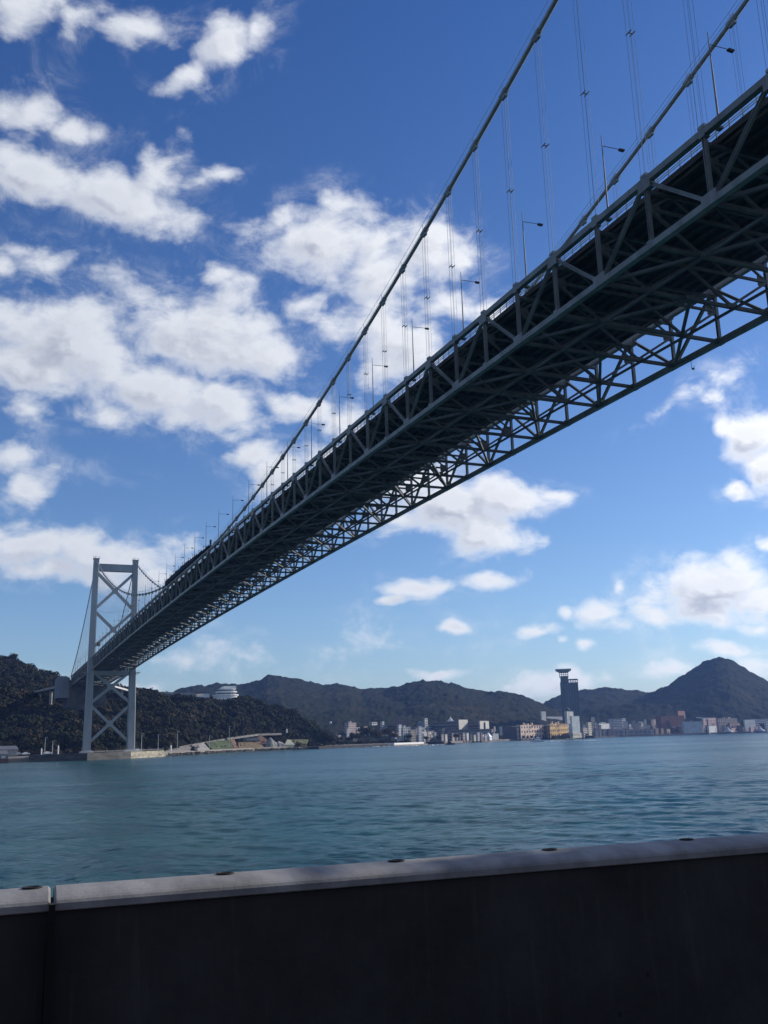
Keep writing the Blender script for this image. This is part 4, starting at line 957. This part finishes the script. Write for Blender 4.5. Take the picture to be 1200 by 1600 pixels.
# the high-rise with the flared top
def high_rise():
    r = 1880; C0 = at(893, r, 2.5); t = empty('high_rise', C0, 'tall dark glass tower with a flared pale lookout top', 'skyscraper')
    def boxu(b, ua, ub, va, vb, dr=0., dep=26.):
        A = at(ua, r+dr, 0); Bq = at(ub, r+dr, 0); d = (Bq-A); w = d.length; d.normalize(); n = Vector((-d.y,d.x,0)); c = (A+Bq)/2+n*dep/2; z1 = zt((ua+ub)/2, va, r); z0 = zt((ua+ub)/2, vb, r) if vb else 2.
        b.box((c.x,c.y,(z0+z1)/2),(w,dep,z1-z0), math.atan2(d.y,d.x)); return A, Bq, z0, z1, n, d
    HG = mat('tower_glass', (.045,.075,.085), .2, .25, .05, streak=(1,1,.3)); HF = mat('tower_frame', (.075,.10,.125), .5, .1, .1)
    b = MB(); boxu(b, 884, 908.5, 1066, None, 0, 30); boxu(b, 880.5, 884, 1066, None, 1, 28); boxu(b, 881.5, 893.5, 1056, 1066, 1, 24); b.build('wall', HG, t)
    b = MB()
    for u in (880.6,884,888,892,896,900,904,908): boxu(b, u, u+.9, 1066, None, -.6, 1.5)
    for i in range(26): boxu(b, 880.6, 909, 1068+i*3.0, 1068.6+i*3.0, -.35, 1.)
    b.build('mullion', HF, t)
    b = MB()                       # open frame crowning both halves
    for (ua, ub, va, vb) in ((880.2,894.5,1049,1058),(893.5,909,1060.5,1067)):
        n = 4
        for i in range(n+1):
            u = ua+(ub-ua-1)*i/n
            for dd in (0, 24): boxu(b, u, u+1., va, vb, dd, 1.6)
        boxu(b, ua, ub, va, va+1.1, 0, 26); boxu(b, ua, ub, (va+vb)/2, (va+vb)/2+.7, 0, 1.6)
    b.build('crown_frame', HF, t)
    b = MB(); A, Bq, z0, z1, n, d = boxu(MB(), 880, 894, 1049, 1050); z1 = zt(887, 1049.3, r); zt2 = zt(887, 1046.2, r); c = (A+Bq)/2+n*13; k = len(b.v)
    for (w, dp, z) in ((9.5,13,z1),(15.2,19,zt2)):
        for (i, j) in ((-1,-1),(1,-1),(1,1),(-1,1)): q = c+d*w*i+n*dp*j; b.v.append((q.x,q.y,z))
    b.hex(k); q = c; b.box((q.x,q.y,zt2+.8),(30,37,1.6), math.atan2(d.y,d.x)); b.build('lookout_top', mat('lookout_paint',(.5,.53,.55),.6), t)
high_rise()
B(917,920,925,1129,1750,CR,'small cream building right of the white silo', mode='cell'); B(909,912,918,1138,1730,(.4,.36,.3),'low tan building right of the white silo')
B(922,925,931,1121,2150,DK,'dark narrow block on the hill foot behind the small cream building')
# gabled rowhouses
for i in range(11):
    u = 944+i*6.8+(4 if i > 4 else 0); B(u-1,u,u+5.6,1140,1960,(.28,.24,.26),'gabled grey terrace house with white dormers on the quay, %s from the left' % ORD2[i], roof='gable', mode='cell', na=185, win=(.6,.6,.62), storey=4.2, winfrac=.4, grp='gabled terrace houses on the quay', cat='house')
B(932,937,953,1131,2050,WH,'white flat hall behind the gabled houses', mode=None); B(952,954,974,1124,2150,(.36,.39,.43),'blue-grey apartment block behind the gabled houses', na=172)
B(972,974,979,1123,2180,GY,'grey stair tower right of the blue-grey apartment block'); B(999,1003,1012,1132,2100,CR,'cream hall with low roof behind the last gabled houses', roof='hip', mode=None)
t_ = B(1026,1034,1071,1119,2130,RD,'large red-brown brick department store with a dark sloping stair', na=175, mode=None, storey=5)
C, e1, e2, w1, h_ = t_[1], t_[2], t_[3], t_[4], t_[6]; b = MB(); b.beam(C+e1*w1*.28-e2*.6+Vector((0,0,h_*.75)), C+e1*w1*.5-e2*.6+Vector((0,0,2)), 1.2, 5); b.build('stair', DARKM, t_[0])
B(1059,1062,1073,1111,2250,(.16,.07,.06),'dark red box on the roof behind the brick department store', mode=None, vbase=1122)
B(1066,1069,1098,1128,2110,(.34,.37,.40),'pale blue-grey warehouse beside the brick store', mode=None, na=178)
B(1098,1100,1121,1122,2240,(.36,.26,.26),'dull pink block with dark windows right of the blue-grey warehouse', mode='cell'); B(1105,1108,1120,1134,2150,WH,'small white house before the dull pink block', mode=None, roof='hip')
B(1120,1124,1153,1123,2260,(.42,.34,.28),'tan long block with white roof boxes', mode='cell', na=172); B(1138,1141,1157,1130,2240,(.26,.16,.13),'red-brown block right of the tan block')
B(1163,1165,1181,1125,2260,(.6,.6,.56),'cream-white hall near the right edge', mode=None, na=172); B(1178,1181,1200,1124,2290,(.3,.33,.4),'blue-grey block at the right edge', na=172); B(1196,1198,1215,1125,2270,WH,'white block cut by the right edge of the picture', na=172)
B(1140,1143,1162,1138,2200,(.33,.22,.2),'low reddish quayside hall left of the cream-white hall', mode=None); B(1170,1173,1186,1137,2220,(.3,.2,.2),'low reddish shed under the cream-white hall', mode=None)
for i, (u, lb) in enumerate(((1137,'white cone-shaped pavilion roof on the quay, the left of two'),(1187,'white cone-shaped pavilion roof on the quay, the right of two'))):
    p = at(u, 2190 if i == 0 else 2250, 3); b = MB(); b.tube([p,p+Vector((0,0,3)),p+Vector((0,0,6)),p+Vector((0,0,12))],[11,9,4,.6],14); tag(b.build('pavilion', mat('pavilion_white',(.36,.36,.38),.7)), lb, 'pavilion', 'cone pavilions')
b = MB(); q = pt(1106,1123,2240); b.beam(pt(1088,1121,2240), q, 1.6); b.beam(q, pt(1098,1124,2240), 1.2); tag(b.build('roof_sign', WHITE), 'thin white hooked roof sign frame above the blue-grey warehouse', 'sign frame')
# houses scattered at the foot of the hills
rg = np.random.RandomState(11); taken = []
for i in range(150):
    u = 498+i*4.8+rg.uniform(-1.5,1.5)
    r = shore(u)+rg.uniform(110,290) if u > 640 else rg.uniform(1500,1640); w = rg.uniform(3,8); vb = 1173.4-.0292*u; vt = 1173.4-.0292*(u+29)-rg.uniform(7,19)
    c = [WH,CR,GY,PK,BR,BLU,(.45,.45,.45),(.3,.25,.22)][rg.randint(8)]
    B(u,u+w*.3,u+w,vt,r,tuple(x*.9 for x in c),'small %s house %s' % ({WH:'white',CR:'cream',GY:'grey',PK:'pink',BR:'brown',BLU:'bluish',(.45,.45,.45):'pale grey',(.3,.25,.22):'dun'}[c], where(u)), roof=['hip',None,'gable',None][rg.randint(4)], mode='cell' if rg.rand() < .6 else None, grp='houses on the slopes behind the town', na=rg.choice([150,172,190]), cat='house')

# ------------------------------------------------------------------ piers and boats
wall_strip('pier', [616,630,645,662], -1., 3.4, 8, WHITE, 'long white floating pier in front of the white stepped building', 'pier', -70)
b = MB(); P = [at(u, shore(u)-74, 0) for u in (612,640,666)]
for a, c in zip(P, P[1:]): b.beam(a+Vector((0,0,.6)), c+Vector((0,0,.6)), 4, 1.6)
tag(b.build('breakwater', mat('tan_stone',(.3,.23,.16),.9,.3,.3)), 'low brownish stone edge under the white pier', 'breakwater')
wall_strip('breakwater', [498,520,545,570,590,612], -1., 2.4, 14, mat('dark_rock',(.05,.045,.04),.9,.4,.3), 'dark low rock breakwater along the wooded point', 'breakwater', -40)
wall_strip('quay', [676,700,730,760,800,830,860,890,916], -1., 2.9, 6, mat('town_quay_stone',(.2,.17,.15),.9,.3,.2), 'brown stone quay wall in front of the hotel and the arcade building', 'quay', -2)
wall_strip('quay', [918,950,1000,1040,1100,1150,1200,1260], -1., 3.2, 6, mat('town_quay_stone_far',(.10,.10,.11),.9,.3,.2), 'dark quay wall along the right part of the town', 'quay', -2)
HULLW = mat('boat_white', (.8,.8,.8), .4, .03); 
def boat(u, r, ln, m_h, m_c, lb, rz, wake, kind=0):
    p = at(u, r, 0); t = empty('motor_boat' if kind == 0 else 'barge', p, lb, 'boat'); c, s = math.cos(rz), math.sin(rz)
    def P(x, y, z): return (p.x+x*c-y*s, p.y+x*s+y*c, z)
    b = MB(); h = ln*.13; secs = [(-.5,.12,.0),(-.35,.16,0),(.1,.17,.02),(.35,.11,.06),(.5,.01,.12)]
    k = 0
    for (x, w, up) in secs: b.v += [P(x*ln,-w*ln,h*(1+up*3)),P(x*ln,-w*ln*.6,-.3),P(x*ln,w*ln*.6,-.3),P(x*ln,w*ln,h*(1+up*3))]
    for i in range(len(secs)-1):
        for j in range(4): b.f.append((i*4+j,i*4+(j+1)%4,(i+1)*4+(j+1)%4,(i+1)*4+j)); b.mi.append(0)
    b.f += [(0,3,2,1),(16,17,18,19)]; b.mi += [0,0]; b.build('hull', m_h, t)
    b = MB(); q = P(-.08*ln,0,0); b.box((q[0],q[1],h+ln*.07),(ln*.42,ln*.2,ln*.14), rz); q = P(-.1*ln,0,0); b.box((q[0],q[1],h+ln*.18),(ln*.22,ln*.16,ln*.1), rz); b.tube([P(-.15*ln,0,h+ln*.2),P(-.15*ln,0,h+ln*.38)],.12,6); b.build('cabin', m_c, t)
    b = MB(); q = P(-.08*ln,0,0); b.box((q[0],q[1],h+ln*.09),(ln*.43,ln*.205,ln*.04), rz); b.build('window', GLASS, t)
    if wake:
        b = MB(); rg2 = np.random.RandomState(int(u)); 
        for i in range(60):
            x = -.5-rg2.rand()**1.3*wake/ln; w = (.12+(-.5-x)*.06)*ln; q = P(x*ln, rg2.uniform(-w,w), .12)
            a = rg2.uniform(1.2,3.5); b.box((q[0],q[1],.15),(a*1.6,a*.8,rg2.uniform(.4,1.5)*(1.2+x*ln/wake*.9)), rg2.uniform(0,3))
        tag(b.build('wake', mat('foam',(.8,.85,.86),.6)), kind='stuff')['label'] = 'white foam wake behind the '+lb.split(',')[0]
boat(838, 1150, 16, HULLW, HULLW, 'white motor boat speeding left in front of the salmon arcade building', math.pi-.5, 70)
boat(703, 1100, 11, DARKM, DARKM, 'small dark motor boat speeding right in front of the hotel', -.35, 90)
boat(680, 1235, 24, mat('barge_hull',(.05,.045,.045),.6), mat('barge_cabin',(.15,.13,.12),.6), 'dark moored barge at the right end of the white pier', -.3, 0, 1)
boat(915, 1740, 30, mat('ship_hull',(.03,.035,.05),.5), mat('ship_cabin',(.45,.42,.4),.6), 'dark moored tug beside the white silo', -.5, 0, 1)

# ------------------------------------------------------------------ foreground parapet wall by the road, on the camera's shore
WZ = 6.8; A0 = Vector((.138, 5.649, 0)); TD = Vector((math.sin(R(92.904)), math.cos(R(92.904)), 0)); ND = Vector((TD.y, -TD.x, 0))   # ND points to the camera side
if ND.y > 0: ND = -ND
PC = mat('parapet_shade_concrete', (.05,.047,.047), .9, .25, 1.2, bump=.004, bscale=22, col2=(.034,.032,.033), spec=.2)  # deep shade of the inner face put into a near-black colour
def weather(m):                 # pores, drips and blotches with a shape of their own
    N = NT(m.node_tree); P = m.node_tree.nodes['Principled BSDF']; src = P.inputs['Base Color'].links[0].from_socket
    ob = N.node('ShaderNodeTexCoord').outputs['Object']
    v = N.node('ShaderNodeTexVoronoi', feature='F1'); v.inputs['Scale'].default_value = 7; N.put(v.inputs['Vector'], N.vmath('MULTIPLY', ob, (1,1,.8)))
    spots = N.ramp(v.outputs['Distance'], .05, .12, 1., 0.)
    keep = N.ramp(N.noise(ob, 3.1, 2, .5), .52, .6)
    drip = N.ramp(N.noise(N.vmath('MULTIPLY', ob, (9,9,.55)), 1.6, 4, .6), .55, .72)
    c = N.mix(N.math('MULTIPLY', N.math('MULTIPLY', spots, keep), .6), src, (.012,.012,.012,1))
    c = N.mix(N.math('MULTIPLY', drip, .35), c, (.085,.08,.075,1))
    N.put(P.inputs['Base Color'], c)
weather(PC)
def cap_material():
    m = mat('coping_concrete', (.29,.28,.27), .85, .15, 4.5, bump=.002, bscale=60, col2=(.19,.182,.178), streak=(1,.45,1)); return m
PCAP = cap_material()
def wall_seg(t0, t1, label):
    prof_cap = [(0.0,-.09),(0.0,-.006),(.006,0.0),(.06,.001),(.11,-.003),(.17,-.010),(.215,-.019),(.248,-.030),(.264,-.040),(.273,-.054),(.276,-.086),(.268,-.092)]
    prof_body = [(.006,-.09),(.262,-.09),(.262,-.12),(.30,-1.1),(.31,-1.25),(-.05,-1.25)]
    o0 = A0+TD*t0
    t = empty('parapet_wall', (o0.x, o0.y, WZ-1.), label, 'wall', 'parapet wall blocks along the road')
    def ex(prof, name, m, ins):
        b = MB(); n = len(prof); cuts = [t0+ins, t0+ins+.012]+[t0+(t1-t0)*i/24 for i in range(1,24)]+[t1-ins-.012, t1-ins]
        for q, s in enumerate(cuts):
            sh = .012 if q in (0, len(cuts)-1) else 0
            for (d, z) in prof:
                d2 = d+(sh if d < .05 else -sh if d > .28 else 0); P = A0+TD*s+ND*d2; b.v.append((P.x,P.y,WZ+z-(sh if z > -.05 else 0)))
        for q in range(len(cuts)-1):
            for i in range(n): b.f.append((q*n+i, q*n+(i+1)%n, (q+1)*n+(i+1)%n, (q+1)*n+i)); b.mi.append(0)
        b.f.append(tuple(reversed(range(n)))); b.f.append(tuple((len(cuts)-1)*n+i for i in range(n))); b.mi += [0,0]
        return b.build(name, m, t)
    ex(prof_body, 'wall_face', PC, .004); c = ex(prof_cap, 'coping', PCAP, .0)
    return t, c
wl1, c1 = wall_seg(-9, .25, 'shade-coloured concrete parapet block left of the open joint, with a pale rounded coping')
wl2, c2 = wall_seg(.265, 16, 'long shade-coloured concrete parapet block right of the open joint, with a pale rounded coping and oval plugs')
wl1['category'] = wl2['category'] = 'wall'
for i, s in enumerate((-.86, .155, 1.17, 2.19, 3.22, 4.26, 5.3)):
    s = [ -.86,.158,1.172,2.192,3.225,4.258,5.3][i]
    P = A0+TD*s+ND*.055; b = MB(); k = 0; n = 20
    for (rr, z) in ((.052,.0005),(.050,.008),(.040,.009),(.036,.004)):
        for j in range(n): a = 2*math.pi*j/n; q = P+TD*(rr*math.cos(a))+ND*(rr*.75*math.sin(a)); b.v.append((q.x,q.y,WZ+z))
    for m_ in range(3):
        for j in range(n): b.f.append((m_*n+j,m_*n+(j+1)%n,(m_+1)*n+(j+1)%n,(m_+1)*n+j)); b.mi.append(0)
    b.f.append(tuple(3*n+j for j in range(n))); b.mi.append(0)
    b.build('plug', mat('plug_metal',(.012,.012,.012),.8), c1 if s < .25 else c2)
b = MB(); p0 = A0+TD*.2575+ND*.2; b.box((p0.x,p0.y,WZ-.5),(.03,.26,.9), -R(2.904)); tag(b.build('joint_filler', mat('joint_black',(.008,.008,.008),.9)), 'black rubber filler in the open joint between the two parapet blocks', 'joint filler')

# the road, its kerb and a sky-blocking bank behind the camera
b = MB(); q = [A0+TD*-60+ND*.3, A0+TD*60+ND*.3, A0+TD*60+ND*13, A0+TD*-60+ND*13]
b.prism([(p.x,p.y) for p in q], 5.0, 5.55); tag(b.build('road', ASPH), kind='structure')
b = MB(); q = [A0+TD*-60+ND*-.05, A0+TD*60+ND*-.05, A0+TD*60+ND*.3, A0+TD*-60+ND*.3]
b.prism([(p.x,p.y) for p in q], -1.5, 5.53); tag(b.build('sea_wall', CONC), 'concrete sea wall below the roadside parapet', 'wall')
b = MB(); q = [A0+TD*-60+ND*2.2, A0+TD*60+ND*2.2, A0+TD*60+ND*2.35, A0+TD*-60+ND*2.35]
b.prism([(p.x,p.y) for p in q], 5.555, 5.559); tag(b.build('road_line', mat('line_paint',(.7,.7,.68),.7)), kind='structure')
def sky_blocker_bank():  # unseen slope, added to keep sky light off the parapet face
    b = MB(); rows = [(13,5.7),(13.2,6.0),(15,8.5),(22,17),(34,27),(60,38),(120,60)]; n = 60
    for (d, z) in rows:
        for i in range(n+1):
            P = A0+TD*(-90+i*3.)+ND*d; j = 0 if d < 14 else math.sin(i*1.7+d)*.8; b.v.append((P.x,P.y+j,z+j*.6))
    for r_ in range(len(rows)-1):
        for i in range(n): a = r_*(n+1)+i; b.f.append((a,a+1,a+n+2,a+n+1)); b.mi.append(0)
    tag(b.build('hillside', HM_N), kind='structure')
sky_blocker_bank()

# ledge and tree added out of view to the right, shading the coping
b = MB(); b.prism([(9,5.0),(12,9),(18,11.5),(26,10.5),(31,5.5),(31,3.9),(9,4.9)], -2, 6.0); o = b.build('ledge', mat('ledge_rock',(.12,.11,.09),.95,.35,.5)); tag(o, kind='structure')
p = Vector((16.2,6.6,6.0)); t = empty('tree', p, 'unseen tree added on the rocky ledge to shade the right end of the coping', 'tree')
b = MB(); b.tube([p, p+Vector((.1,.1,1.6)), p+Vector((.4,-.5,3.8)), p+Vector((.3,-.8,5.4))], [.24,.2,.13,.05], 10)
for k in range(6): a = k*1.1; b.tube([p+Vector((.1,.1,1.5+k*.3)), p+Vector((math.cos(a)*1.6, math.sin(a)*1.4-.4, 3.3+k*.35))], [.09,.03], 6)
b.build('trunk', BARK, t)
crowns_mesh('crown', [((16.2,6.0,10.6),3.1,SHADE_TREE_H),((15.6,5.2,10.2),2.3,SHADE_TREE_H*.9),((17.4,5.9,9.9),2.6,SHADE_TREE_H)], LEAF, t, TEMPL_F, seed=3)

# a second row of low quayside buildings from the arcade to the right edge
rg = np.random.RandomState(21)
for i in range(34):
    u = 912+i*8.6+rg.uniform(-2,2); w = rg.uniform(4,9); r = shore(u)+rg.uniform(14,60); c = [GY,BR,CR,PK,BLU,DK,(.3,.25,.22)][rg.randint(7)]; nm = {GY:'grey',BR:'brown',CR:'cream',PK:'pink',BLU:'bluish',DK:'dark',(.3,.25,.22):'dun'}[c]
    B(u,u+w*.3,u+w,1173.4-.0292*(u+29)-rg.uniform(1.5,8),r,tuple(x*.75 for x in c),'low %s quayside building, %s from the silo towards the right edge' % (nm, ORD2[i]), roof=['hip',None,'gable'][rg.randint(3)], mode='cell', na=rg.choice([150,172,185]), grp='low buildings along the right part of the quay', cat='house', storey=3)
for i in range(12):
    u = 640+i*24+rg.uniform(-4,4) if i < 6 else 920+(i-6)*46; r = shore(u)+rg.uniform(8,30); h = rg.uniform(7,12)
    tree(u, r, h, h*1.1, 'small dark quayside tree, %s from the left in front of the town' % ORD2[i], 'small trees along the town quay', LEAF, 2.8)

# ------------------------------------------------------------------ haze
if HAZE > 0:
    b = MB(); b.box((1200, 1400, 120-1.5), (6500, 8600, 240)); o = b.build('haze', mat('tmp', (0,0,0))); tag(o, kind='stuff')
    m = bpy.data.materials.new('haze_air'); m.use_nodes = True; nt = m.node_tree; nt.nodes.clear()
    out = nt.nodes.new('ShaderNodeOutputMaterial'); v = nt.nodes.new('ShaderNodeVolumePrincipled'); v.inputs['Density'].default_value = HAZE; v.inputs['Color'].default_value = HAZE_COL; v.inputs['Anisotropy'].default_value = .3
    nt.links.new(v.outputs[0], out.inputs['Volume']); o.data.materials.clear(); o.data.materials.append(m)
    o['label'] = 'thin blue haze over the strait'
